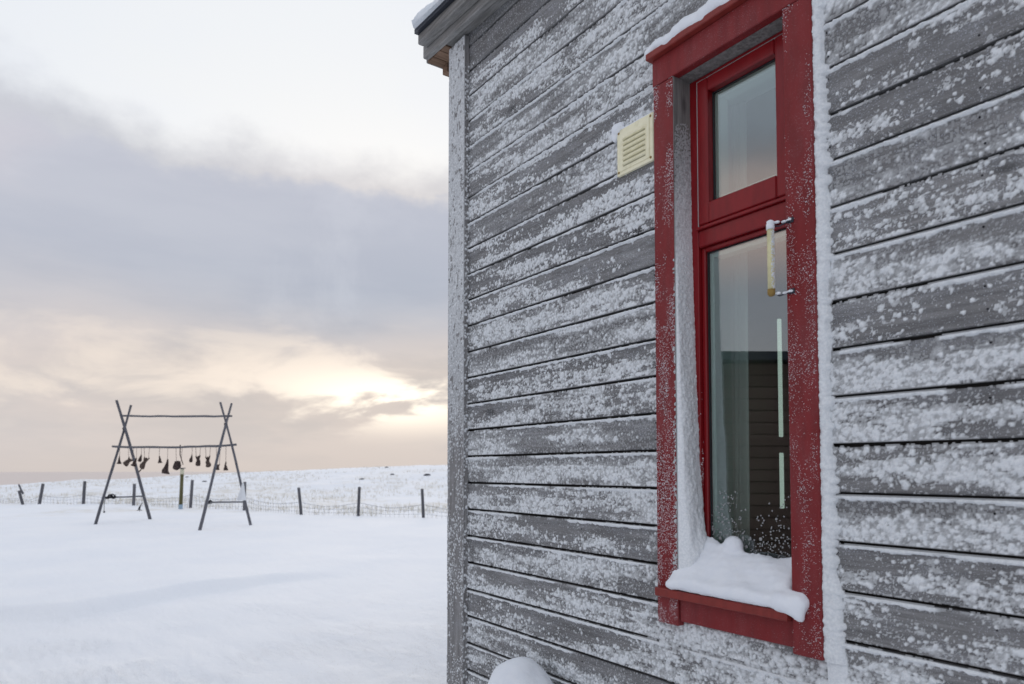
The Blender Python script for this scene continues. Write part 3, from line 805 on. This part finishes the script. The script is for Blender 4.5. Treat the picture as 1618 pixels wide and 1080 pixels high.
grains(win, spot(CX0+.002, WX0-.002, CZ0, WZ1, -.0305, lambda z: np.interp(z, [1.0, 1.6, 2.3, 2.6], [.45, .2, 0, -.25])), 10500, .0005, .0015, 1)
grains(win, spot(WX1+.002, CX1-.002, CZ0, WZ1, -.0305, lambda z: np.interp(z, [1.0, 1.6, 2.4, 2.6], [.15, .05, -.1, -.4])), 7500, .0004, .0013, 2)
grains(win, spot(fx0+.002, fx0+.04, WZ0+.05, Z(.25), FY-.001, lambda z: np.interp(z, [1.2, 1.5, 1.75], [.4, -.1, -.5])), 1500, .0007, .0018, 3)

# room behind: curtain and an added glowing strip standing in for a bright slit
def curtain(x0, x1, y, z0, z1, folds, amp, seed):
    n = 90; A = np.zeros((n, 8, 3)); rng = random.Random(seed)
    ph = [rng.uniform(0, 6) for _ in range(3)]
    for i in range(n):
        t = i/(n-1); yy = y + amp*math.sin(t*folds*6.283+ph[0]) + amp*.4*math.sin(t*folds*2.7*6.283+ph[1])
        for j in range(8): A[i, j] = (x0+(x1-x0)*t, yy*(1) + .004*j*math.sin(t*9), z0+(z1-z0)*j/7)
    me = grid_mesh('curtain', A); o = link('curtain', me, 'curtain', None, True)
    so = o.modifiers.new('thick', 'SOLIDIFY'); so.thickness = .002
    return o
tag(curtain(-1.56, -1.385, .215, Z(-.33), Z(1.20), 3, .012, 3), 'pale curtain gathered behind the left side of the window glass', 'curtain')
light_slit = thing('light_slit', 'thin pale green glowing strip standing for a bright slit behind lower pane', 'light_slit', (-2.1, 1.45, Z(.3)))
for z0, z1 in ((.165, .764), (-.194, .085)):
    base_inv(box('strip', (-2.108, 1.45, Z(z0)), (-2.0925, 1.47, Z(z1)), 'slit_glow', None, .003), light_slit)

# ------------------------------------------------------------------ snow on the window
sill_balls = []
rg = random.Random(4)
for i in range(24):
    t = i/23; x = -1.462 + t*.415
    hb = float(np.interp(t, [0, .12, .3, .5, .75, 1], [.172, .160, .138, .122, .122, .132]))
    for k in range(8):
        y = -.044 + .0136*k; u = k/7
        if x > -1.085 and y > -.03: continue
        top = Z(-.3605) + .040 + (hb-.040)*(u*u*(3-2*u)*.55+u*.45) + .004*math.sin(x*40+k)+rg.uniform(-.002, .002)
        if x < -1.445 and k < 2: top -= .006
        c = (top+Z(-.3605))/2
        sill_balls.append(((x, y, c), (.026, .019, (top-Z(-.3605))/2+.002)))
sill_balls += [((-1.312, .050, Z(-.222)), (.034, .024, .030))]
sill_balls += [((-1.062, -.046, Z(-.345)), (.026, .022, .026)), ((-1.045, -.044, Z(-.360)), (.017, .017, .022)), ((-1.040, -.041, Z(-.376)), (.010, .011, .010)), ((-1.090, -.045, Z(-.34)), (.03, .027, .028))]
tag(blob('sill_snow', sill_balls, 'snow_pile', .0055, ((.08, .007), (.012, .0022))), 'thick rounded snow heaped on the red window sill', 'snow')
cap = []
for i in range(34):
    t = i/33; x = CX0-.004 + t*.55
    cap.append(((x, -.030+rg.uniform(-.003, .003), Z(1.342)+.006*math.sin(i*.9)+.008*min(1, t*3)), (.026, .026+.004*min(1, t*4), .016+.012*min(1, t*3))))
    cap.append(((x, -.008, Z(1.350)+.008*min(1, t*3)), (.026, .014, .018+.014*min(1, t*3))))
tag(blob('cap_snow', cap, 'snow_pile', .005, ((.05, .006), (.012, .0022)), smooth=3), 'soft strip of snow on the cap above the red window', 'snow')

# ------------------------------------------------------------------ vent
VX0, VX1, VZ0, VZ1 = -1.722, -1.556, Z(1.003), Z(1.162)
vent = thing('wall_vent', None, None); vent.parent = house
def vb(name, a, b, m_, bev=0.0, seg=1): return box(name, a, b, m_, vent, bev, seg)
vb('plate', (VX0, -.014, VZ0), (VX1, -.002, VZ1), 'cream_plastic', .003, 2)
vb('raised_panel', (VX0+.014, -.0165, VZ0+.012), (VX1-.014, -.0141, VZ1-.012), 'cream_plastic', .0015)
for k in range(6):
    z = VZ0+.028+k*.0175
    bm = bmesh.new(); xa, xb = VX0+.030, VX1-.028
    pr = [(-.0166, 0), (-.0225, .0015), (-.024, .004), (-.0166, .0125)]
    ra = [bm.verts.new((xa+(.004 if i in (1, 2) else 0), y, z+dz)) for i, (y, dz) in enumerate(pr)]; rb = [bm.verts.new((xb-(.004 if i in (1, 2) else 0), y, z+dz)) for i, (y, dz) in enumerate(pr)]
    for i in range(4): bm.faces.new((ra[i], rb[i], rb[(i+1) % 4], ra[(i+1) % 4]))
    bm.faces.new(ra); bm.faces.new(list(reversed(rb))); bmesh.ops.recalc_face_normals(bm, faces=bm.faces)
    from_bm('louvre', bm, 'cream_plastic', vent)
    vb('slot', (xa+.003, -.0172, z-.0042), (xb-.003, -.01655, z-.0004), 'vent_slot')
for x in (VX0+.009, VX1-.009):
    for z in (VZ0+.011, VZ1-.011):
        bm = bmesh.new(); bmesh.ops.create_uvsphere(bm, u_segments=10, v_segments=6, radius=.0042); 
        for v in bm.verts: v.co = Vector((v.co.x+x, v.co.y*.5-.0150, v.co.z+z))
        from_bm('screw', bm, 'rust', vent, True)
vs_ = [((VX0+.012+i*.0115, -.007, VZ1+.001+.0015*math.sin(i)), (.009, .0075, .0045)) for i in range(13)]
vs_ += [((VX0-.002, -.012, VZ1+.008), (.021, .018, .021)), ((VX0-.012, -.010, VZ1-.008), (.015, .014, .024)), ((VX0+.014, -.013, VZ1+.015), (.016, .013, .012))]
tag(blob('vent_snow', vs_, 'snow_pile', .0025, ((.01, .0015),), smooth=2), 'small snow cap clinging to the top left corner of the cream vent', 'snow')
def vfe(u, v): return lumps(u, v, .006, 371, lambda a, b: a*0+.6, .3, .6, .8)
sheet(vent, (VX0, -.014, VZ0), (0, 1, 0), (0, 0, 1), (-1, 0, 0), .013, .15, .0015, vfe)

# ------------------------------------------------------------------ thermometer
th = thing('window_thermometer', 'narrow cream outdoor thermometer on two metal arms beside the right casing', 'thermometer', (-1.0965, -.06, Z(.456)))
def tp(o): return base_inv(o, th)
tp(tube('tube', [(-1.0965, -.06, Z(.472)), (-1.0965, -.06, Z(.632))], .0088, 'thermo_tube', None, 14))
tp(tube('scale_plate', [(-1.0965, -.0515, Z(.478)), (-1.0965, -.0515, Z(.626))], .0052, 'cream_plastic', None, 8))
tp(tube('cap', [(-1.0965, -.06, Z(.632)), (-1.0965, -.06, Z(.646)), (-1.0965, -.06, Z(.652))], [.0105, .0105, .006], 'rime', None, 14))
tp(tube('cap', [(-1.0965, -.06, Z(.455)), (-1.0965, -.06, Z(.460)), (-1.0965, -.06, Z(.473))], [.005, .0098, .0098], 'rust', None, 14))
tp(tube('bracket_arm', [(-1.096, -.055, Z(.642)), (-1.080, -.045, Z(.640)), (-1.068, -.036, Z(.647)), (-1.056, -.0325, Z(.651))], [.002, .0018, .0024, .0035], 'dark_metal', None, 8))
tp(tube('bracket_arm', [(-1.096, -.055, Z(.466)), (-1.082, -.045, Z(.455)), (-1.068, -.036, Z(.461)), (-1.056, -.0325, Z(.464))], [.002, .0018, .0024, .0035], 'dark_metal', None, 8))
for zz in (.651, .464): tp(box('mount_plate', (-1.064, -.0335, Z(zz)-.007), (-1.047, -.0302, Z(zz)+.007), 'dark_metal', None, .001))
for zz, s in ((.651, 1), (.4625, .8)):
    o = blob('rime', [((-1.0965, -.06, Z(zz)), (.010*s, .010*s, .007)), ((-1.070, -.040, Z(zz)-.001), (.008, .005, .0035)), ((-1.058, -.034, Z(zz)+.002), (.008, .004, .004)), ((-1.083, -.050, Z(zz)-.001), (.009, .005, .004))], 'rime', .0022, ((.006, .002),), smooth=1)
    tp(o)
o = grains(None, lambda r: (lambda a: (-1.0965+.0088*math.cos(a), -.06+.0088*math.sin(a), Z(r.uniform(.475, .63))))(r.uniform(-.9, .9)), 420, .0008, .0020, 12, name='rime'); tp(o)

# ------------------------------------------------------------------ snow mound against the wall
mb = [((-2.10, -.16, .66), (.115, .13, .155)), ((-2.03, -.17, .60), (.16, .15, .17)), ((-1.97, -.20, .50), (.23, .20, .22)), ((-2.10, -.20, .42), (.20, .2, .26)), ((-1.9, -.22, .40), (.27, .22, .24)), ((-1.86, -.24, .36), (.36, .32, .30)), ((-1.80, -.28, .20), (.62, .42, .28)), ((-1.7, -.3, .04), (1.0, .62, .24)), ((-2.15, -.22, .30), (.24, .26, .34)), ((-1.45, -.16, .20), (.42, .22, .26)), ((-1.3, -.25, .0), (1.5, .75, .17))]
tag(blob('snow_mound', mb, 'snow_pile', .014, ((.25, .05), (.05, .007)), smooth=14), 'smooth rounded snow mound piled against the foot of the plank wall', 'snow')

# ------------------------------------------------------------------ drying rack
RG = random.Random(21)
fl1, fl2, fr1, fr2 = ground_at(151, 828), ground_at(237, 820), ground_at(315.5, 838), ground_at(396, 829)
dep = lambda p: (p-CAM).dot(FWD_L)
dl = (dep(fl1)+dep(fl2))/2; dr = (dep(fr1)+dep(fr2))/2
def topdepth(foot, dc, t): return dep(foot)+(dc-dep(foot))/t
rack = thing('drying_rack', 'tall wooden drying rack of two crossed pole trestles standing in snow', 'rack', tuple((fl1+fl2+fr1+fr2)/4))
def pole(foot, top, r0, r1, n='pole'):
    o = tube(n, pole_pts(foot-(top-foot)*.06, top, 12, .022, RG), [.70*(r0+(r1-r0)*i/12)+RG.uniform(-.003, .003) for i in range(13)], 'pole_wood', None, 9, .04); return base_inv(o, rack)
pole(fl1, at(207, 640, topdepth(fl1, dl+.06, .80)), .058, .044)
pole(fl2, at(184, 632, topdepth(fl2, dl-.06, .76)), .066, .054)
pole(fr1, at(366, 637, topdepth(fr1, dr-.06, .826)), .058, .038)
pole(fr2, at(348, 635, topdepth(fr2, dr+.06, .81)), .054, .036)
def beam(a, b, r, sag=0.0, n=14, name='beam'):
    pts = [a.lerp(b, i/n)+Vector((0, 0, -sag*math.sin(math.pi*i/n)+RG.uniform(-.008, .008))) for i in range(n+1)]
    o = tube(name, pts, [.72*r*(1+RG.uniform(-.08, .08)) for _ in pts], 'beam_wood', None, 9, .04); return base_inv(o, rack)
beam(at(193, 656.5, dl), at(366, 657.5, dr), .038, .01)
ba, bb = at(178, 705, dl-.1), at(373, 702.5, dr-.1)
beam(ba, bb, .041, .045)
beam(at(165, 785.5, dl-.55), at(224, 784, dl+.6), .030, 0, 6, 'crossbar')
beam(at(328, 793, dr-.6), at(387, 792.5, dr+.6), .026, 0, 6, 'crossbar')
for c in (at(196.5, 677, dl), at(357, 670, dr)):      # lashings at the crossings
    o = tube('lashing', [c+Vector((.0, 0, -.025)), c+Vector((0, 0, .03))], [.046, .046], 'rope', None, 10, .15); base_inv(o, rack)
def lump(name, p, w, h, tilt, horns, material, rng, parent=None):
    """small dried lump hung up: a swollen body narrowing to a neck, with stubs at the top"""
    bm = bmesh.new(); ax = (RIGHT*math.sin(tilt) + UPZ*math.cos(tilt)).normalized(); sd = ax.cross(-FWD_L).normalized()
    n = 8; pr = [(-.5, .55), (-.42, .95), (-.22, 1.0), (0, .78), (.2, .52), (.38, .34), (.5, .22)]
    if horns == 3: pr = [(-.5, 1.0), (-.45, 1.1), (-.3, .85), (-.1, .6), (.1, .42), (.35, .3), (.5, .2)]
    if horns == 9: pr = [(-.5, .5), (-.38, .9), (-.1, 1.05), (.15, 1.0), (.32, .85), (.45, .55), (.5, .3)]
    rings = []
    for (t, r) in pr:
        c = p + ax*(t*h) + sd*rng.uniform(-.08, .08)*w
        rings.append([bm.verts.new(c + (sd*math.cos(k*6.2832/n)*w*.5 + (-FWD_L)*math.sin(k*6.2832/n)*w*.34)*r*rng.uniform(.86, 1.14)) for k in range(n)])
    for a, b in zip(rings, rings[1:]):
        for k in range(n): bm.faces.new((a[k], a[(k+1) % n], b[(k+1) % n], b[k]))
    bm.faces.new(list(reversed(rings[0]))); bm.faces.new(rings[-1])
    if horns in (2, 4):
        for s in (-1, 1):
            a = p + ax*h*.15; b = p + ax*h*(.58 if s > 0 else .5) + sd*s*w*.46
            bm_tube(bm, [a, a.lerp(b, .6), b], [w*.26, w*.17, w*.07], 6, True, .1, rng)
    if horns == 4:
        a = p - ax*h*.4; b = p - ax*h*.85 - sd*w*.15; bm_tube(bm, [a, a.lerp(b, .5)+sd*w*.1, b], [w*.12, w*.1, w*.12], 6, True, .1, rng)
    bmesh.ops.recalc_face_normals(bm, faces=bm.faces)
    return from_bm(name, bm, material, parent, True)
items = [ # px, py, w px, h px, tilt, shape, strings, material, label
 (188.5, 726.5, 7, 12.5, .05, 3, 'd', 'small bell shaped dark lump hung between the legs at the rack\'s left end'),
 (202.0, 729.5, 9, 14, .75, 2, 'p', 'tilted forked brown lump just left of the left trestle\'s inner leg'),
 (213.2, 729.5, 8, 14, .35, 3, 'd', 'dark lump hanging right against the left trestle\'s inner leg'),
 (221.8, 723.5, 6, 12, .25, 1, 'd', 'slim dark lump hung highest, just right of the left inner leg'),
 (227.6, 731.5, 9, 19, .45, 4, 'p', 'ragged tilted lump with a dangling tail beneath it'),
 (252.3, 725.5, 7, 11.5, -.12, 3, 'd', 'small dark lump hung alone left of the biggest hanging lump'),
 (262.8, 736.5, 12.5, 23, .16, 3, 'd', 'biggest hanging lump, a broad dark bell shape'),
 (280.0, 735.0, 11, 15, .35, 9, 'd', 'broad rounded dark lump hung beside the olive post\'s top'),
 (302.3, 724.0, 5.5, 12.5, .18, 1, 'd', 'thin small dark lump just right of the hanging strap'),
 (313.0, 728.0, 8, 16, -.05, 2, 'd', 'forked dark lump, left one of the two side by side'),
 (328.6, 729.5, 8, 17, -.05, 2, 'p', 'forked brownish lump, right one of the two side by side'),
 (344.0, 738.0, 6, 9, .1, 2, 'd', 'lowest small dark lump partly behind the right trestle\'s near leg'),
 (356.6, 736.0, 7.5, 14, 0, 3, 'd', 'black flared lump on a long string between the right trestle\'s legs')]
GRP = 'dried lumps hanging from the rack\'s lower beam'
for (px, py, w, h, tl, sh, mt, lb) in items:
    t = (px-178)/(373-178); d = dl-.1+(dr-dl)*t; sc = d/1100
    c = at(px, py, d)
    b = thing('hanging_bundle', lb, 'dried bundle', tuple(c), GRP)
    o = lump('body', c, w*sc, h*sc, tl, sh, 'dried_brown' if mt == 'd' else 'dried_pale', RG); base_inv(o, b)
    by = ba.lerp(bb, t).z - .045*math.sin(math.pi*t)
    ax = (RIGHT*math.sin(tl) + UPZ*math.cos(tl))
    for s in ((-1, 1) if sh in (2, 4, 9) else (0,)):
        sd = RIGHT*(s*w*sc*.35)
        e = c + ax*h*sc*.46 + sd
        o = tube('string', [e, Vector((e.x, e.y, by))+RIGHT*s*.02], .006, 'string', None, 5); base_inv(o, b)
t = (290-178)/195; e = ba.lerp(bb, t)
strap = tube('hanging_strap', [e+Vector((0, 0, .02)), e+Vector((.01, 0, -.25)), at(289.3, 734, dl-.1+(dr-dl)*t)], [.014, .013, .011], 'dried_brown', None, 6)
tag(strap, 'brown strap hanging from the beam above the olive post', 'strap')
o = thing('rope_coil', 'dark tangled rope bundled on the left trestle\'s crossbar', 'rope', tuple(at(173, 784.5, dl-.5)))
for k in range(5):
    c = at(170+k*2.4, 784+RG.uniform(-1, 1), dl-.5+k*.05)
    pts = [c+Vector((math.cos(a)*.06, math.sin(a)*.05, math.sin(a*1.0+k)*.05)) for a in np.linspace(0, 6.6, 12)]
    base_inv(tube('coil', pts, .018, 'rope', None, 6), o)
base_inv(tube('loose_end', [at(172, 785, dl-.5), at(178, 787, dl-.42), at(183, 781, dl-.36)], [.02, .02, .01], 'rope', None, 6), o)
o = thing('weighted_cord', 'thin dark cord with a small ball hanging from left crossbar', 'cord', tuple(at(164.6, 808, dl-.6)))
base_inv(tube('cord', [at(166, 788, dl-.6), at(164.6, 798, dl-.6), at(164.5, 807, dl-.6)], .008, 'rope', None, 5), o)
bm = bmesh.new(); bmesh.ops.create_icosphere(bm, subdivisions=2, radius=.028); bmesh.ops.translate(bm, verts=bm.verts, vec=at(164.5, 808.5, dl-.6)); base_inv(from_bm('ball', bm, 'rope', None, True), o)
o = thing('black_float', 'small black spiky lump hanging low beside the left trestle\'s inner leg', 'float', tuple(at(221, 801, dl+.3)))
base_inv(lump('body', at(221.2, 800.5, dl+.3), .06, .17, .45, 1, 'rope', RG), o)
for a, b in (((223, 797), (224.5, 794)), ((219.5, 805), (216.5, 806.5)), ((220, 804.5), (221, 807.5)), ((221, 804), (224, 806.5))):
    base_inv(tube('spike', [at(*a, dl+.3), at(*b, dl+.3)], .010, 'rope', None, 5), o)
base_inv(tube('string', [at(224.5, 795, dl+.3), at(223, 784, dl+.5)], .005, 'string', None, 5), o)
o = thing('rope_knot', 'small dark rope knot where the right crossbar meets the near leg', 'rope', tuple(at(329.5, 793, dr-.6)))
for k in range(3):
    c = at(330, 793, dr-.62)
    pts = [c+Vector((math.cos(a)*.045, math.sin(a)*.03+k*.02, math.sin(a+k)*.05)) for a in np.linspace(0, 6.5, 10)]
    base_inv(tube('loop', pts, .010, 'rope', None, 5), o)
tc = at(384, 763, dr+.45); bm = bmesh.new()
n = 14; apex = [bm.verts.new(tc+Vector((math.cos(k*6.2832/n)*.02, math.sin(k*6.2832/n)*.02, 0))) for k in range(n)]
bc = at(381.5, 790, dr+.45); bs = [bm.verts.new(bc+Vector((math.cos(k*6.2832/n)*.125*(1+.18*math.sin(k*3)), math.sin(k*6.2832/n)*.12, 0))) for k in range(n)]
for k in range(n): bm.faces.new((apex[k], apex[(k+1) % n], bs[(k+1) % n], bs[k]))
bm.faces.new(apex); bmesh.ops.recalc_face_normals(bm, faces=bm.faces)
o = thing('white_cone', 'white cloth cone hung on the right trestle\'s far leg', 'cone', tuple(tc))
base_inv(from_bm('cloth', bm, 'white_cloth', None, True), o)

# ------------------------------------------------------------------ olive post
pf = ground_at(285.3, 804.5); pd = dep(pf)
pt = at(288, 740, pd); post = thing('marker_post', 'stout olive wooden post with cream band and dark flat cap', 'post', tuple(pf))
k1 = pf.lerp(pt, .12); k2 = pf.lerp(pt, .86)
base_inv(tube('foot_band', [pf-Vector((0, 0, .3)), k1], .078, 'blue_band', None, 12), post)
base_inv(tube('shaft', [k1, k2], [.066, .062], 'moss_wood', None, 12), post)
base_inv(tube('cream_band', [k2, pt], .069, 'pale_band', None, 12), post)
base_inv(box('cap_plate', pt+Vector((-.10, -.10, 0)), pt+Vector((.10, .10, .03)), 'post_wood', None, .005), post)

# ------------------------------------------------------------------ fence
f0 = ground_at(386, 806)
fence = thing('wire_fence', 'low wire mesh fence on weathered round posts across the snowfield', 'fence', tuple(f0))
tops = []; bases = []
for i, (bx, by, tx, ty) in enumerate(FEN):
    b0 = ground_at(bx, by); d = dep(b0); tp_ = at(tx, ty, d); dz = gz(b0.x, b0.y)
    if i > 0:
        r = 2.35/1100*d if i != 1 else 2.1/1100*d
        pts = [b0+(b0-tp_)*.35, b0, b0.lerp(tp_, .5)+Vector((RG.uniform(-.01, .01), 0, 0)), tp_]
        base_inv(tube('post', pts, [r*1.05, r*1.03, r, r*.96], 'post_wood', None, 9, .04), fence)
    tops.append(tp_); bases.append(b0)
stick_d = dep(bases[1])-.15
base_inv(tube('broken_stake', [at(29.5, 765, stick_d), at(36.5, 780, stick_d)], [.035, .045], 'post_wood', None, 7, .1), fence)
mesh_bm = bmesh.new()
for i in range(len(FEN)-1):
    a0, a1, b0, b1 = bases[i], tops[i], bases[i+1], tops[i+1]
    n = 12; rows = []
    for f_, sag in ((.46, .13), (.30, .09), (.14, .05)):
        pts = []
        for k in range(n+1):
            t = k/n; lo = a0.lerp(b0, t); hi = a1.lerp(b1, t); s_ = sag*math.sin(math.pi*t)
            pts.append(lo.lerp(hi, f_)+Vector((0, 0, -s_+RG.uniform(-.008, .008))))
        rows.append(pts)
    base_inv(tube('wire', rows[0], .0060, 'wire', None, 4), fence)
    for pts in rows[1:]: bm_tube(mesh_bm, pts, .0042, 4, False)
    L = (b0-a0).length; m_ = max(3, int(L/.17))
    for k in range(1, m_):
        t = k/m_; j = t*n; j0 = min(int(j), n-1); p = rows[0][j0].lerp(rows[0][j0+1], j-j0)
        q0 = a0.lerp(b0, t)
        bm_tube(mesh_bm, [p, Vector((p.x+RG.uniform(-.02, .02), p.y, q0.z-.05))], .0035, 4, False)
o = from_bm('wire_mesh', mesh_bm, 'wire'); o['kind'] = 'stuff'; base_inv(o, fence)

# ------------------------------------------------------------------ dry grass poking through the field
rg = np.random.default_rng(5); vs = []; fs = []
N = 0
for _ in range(15000):
    u_ = rg.uniform(-.85, .12); dd = 22.0+50*rg.random()**1.8
    p = CAM + FWD_L*dd + RIGHT*(u_*dd)
    px = 809+1100*u_; fd = np.interp(px, [f[0] for f in FEN], [dep(b_) for b_ in bases])
    if dd < fd+.1: continue
    nn = float(fbm(np.array([p.x*.35]), np.array([p.y*.35]), 401, 4)[0])
    if rg.random() > (nn-.40)*4.0 + (.25 if dd < fd+1.5 else 0): continue
    z = gz(p.x, p.y)
    for b_ in range(3):
        h = rg.uniform(.06, .22); w = rg.uniform(.004, .009)*(1+dd/60); ang = rg.uniform(0, 6.28); le = rg.uniform(0, .6)*h
        x = p.x+rg.normal()*.05; y = p.y+rg.normal()*.05
        c_, s_ = math.cos(ang), math.sin(ang); k = len(vs)
        vs += [(x-w*c_, y-w*s_, z-.02), (x+w*c_, y+w*s_, z-.02), (x+le*s_, y+le*c_, z+h)]
        fs.append((k, k+1, k+2))
me = bpy.data.meshes.new('dry_grass'); me.from_pydata(vs, [], fs); me.update()
tag(link('dry_grass', me, 'dry_grass'), 'pale dry grass tips poking through the snow behind the fence', 'grass', kind='stuff')
# twigs and crumbs in the near snow by the house
vs = []; fs = []
for _ in range(420):
    cx_, cy_ = [(660, 1040), (690, 1010), (640, 1062), (520, 1055), (600, 960), (560, 1000)][int(rg.integers(0, 6))]
    p = ground_at(cx_+rg.normal()*26, cy_+rg.normal()*13); z = gz(p.x, p.y)
    a = rg.uniform(0, 6.28); l = rg.uniform(.008, .035); w = .0012; k = len(vs)
    vs += [(p.x, p.y, z-.003), (p.x+w, p.y+w, z-.003), (p.x+math.cos(a)*l, p.y+math.sin(a)*l, z+rg.uniform(.004, .016))]; fs.append((k, k+1, k+2))
me = bpy.data.meshes.new('grass_tips'); me.from_pydata(vs, [], fs); me.update()
tag(link('grass_tips', me, 'dry_grass'), 'fine grass tips sticking out of the crusted snow near the house', 'grass', kind='stuff')

# ------------------------------------------------------------------ stones on the hill
def hill_point(px, py):
    v = FWD + RIGHT*((px-809)/1100) + UPC*((695.73-py)/1100); v = v/v.dot(FWD_L)
    for d in np.arange(24, 82, .25):
        p = CAM+v*float(d)
        if p.z <= gz(p.x, p.y): return p
    return CAM+v*74
for px, py, s, lb in ((572, 757.5, .16, 'dark round stone just above the second fence post from the house'),
                      (296, 754, .13, 'small dark stone on the slope above the olive post'), (323, 761, .13, 'small dark stone on the slope left of the right trestle'),
                      (620, 750, .15, 'low dark stone on the upper slope, left of the pair near the house'), (675, 751, .22, 'widest low stone on the upper slope nearest the house'),
                      (611, 738.5, .15, 'dark stone on the skyline of the snowy hill')):
    p = hill_point(px, py); bm = bmesh.new(); bmesh.ops.create_icosphere(bm, subdivisions=2, radius=s)
    rr_ = random.Random(int(px))
    for v in bm.verts: v.co = Vector((v.co.x*1.3, v.co.y*1.3, v.co.z*.7))*(1+rr_.uniform(-.15, .15)) + p
    tag(from_bm('rock', bm, 'rock', None), lb, 'rock', 'dark stones on the snowy slope')

# ------------------------------------------------------------------ shed opposite, mirrored in the lower pane
shc = Vector((-5.56, -6.1, 0)); fdir = Vector((-.8211, -.5711, 0)); rdir = Vector((.5711, -.8211, 0))
shed = thing('plank_shed', 'dark brown plank shed behind the viewer, mirrored in the lower pane', 'shed', tuple(shc))
def shed_box(name, u0, u1, v0, v1, z0, z1, mt, bev=0):
    bm = bmesh.new(); bm_box(bm, (u0, v0, z0), (u1, v1, z1), bev)
    for v in bm.verts: v.co = rdir*v.co.x + fdir*v.co.y + Vector((0, 0, v.co.z))
    bmesh.ops.recalc_face_normals(bm, faces=bm.faces)
    return from_bm(name, bm, mt, shed)
shed_box('wall', -1.9, 3.4, .03, 2.6, -.3, 2.9, 'shed_wood')
for k in range(20): shed_box('plank', -1.92, 3.42, .0, .028, -.2+k*.155, -.2+k*.155+.143, 'shed_wood', .004)
shed_box('roof', -2.1, 3.6, -.2, 2.8, 2.91, 3.02, 'dark_metal')
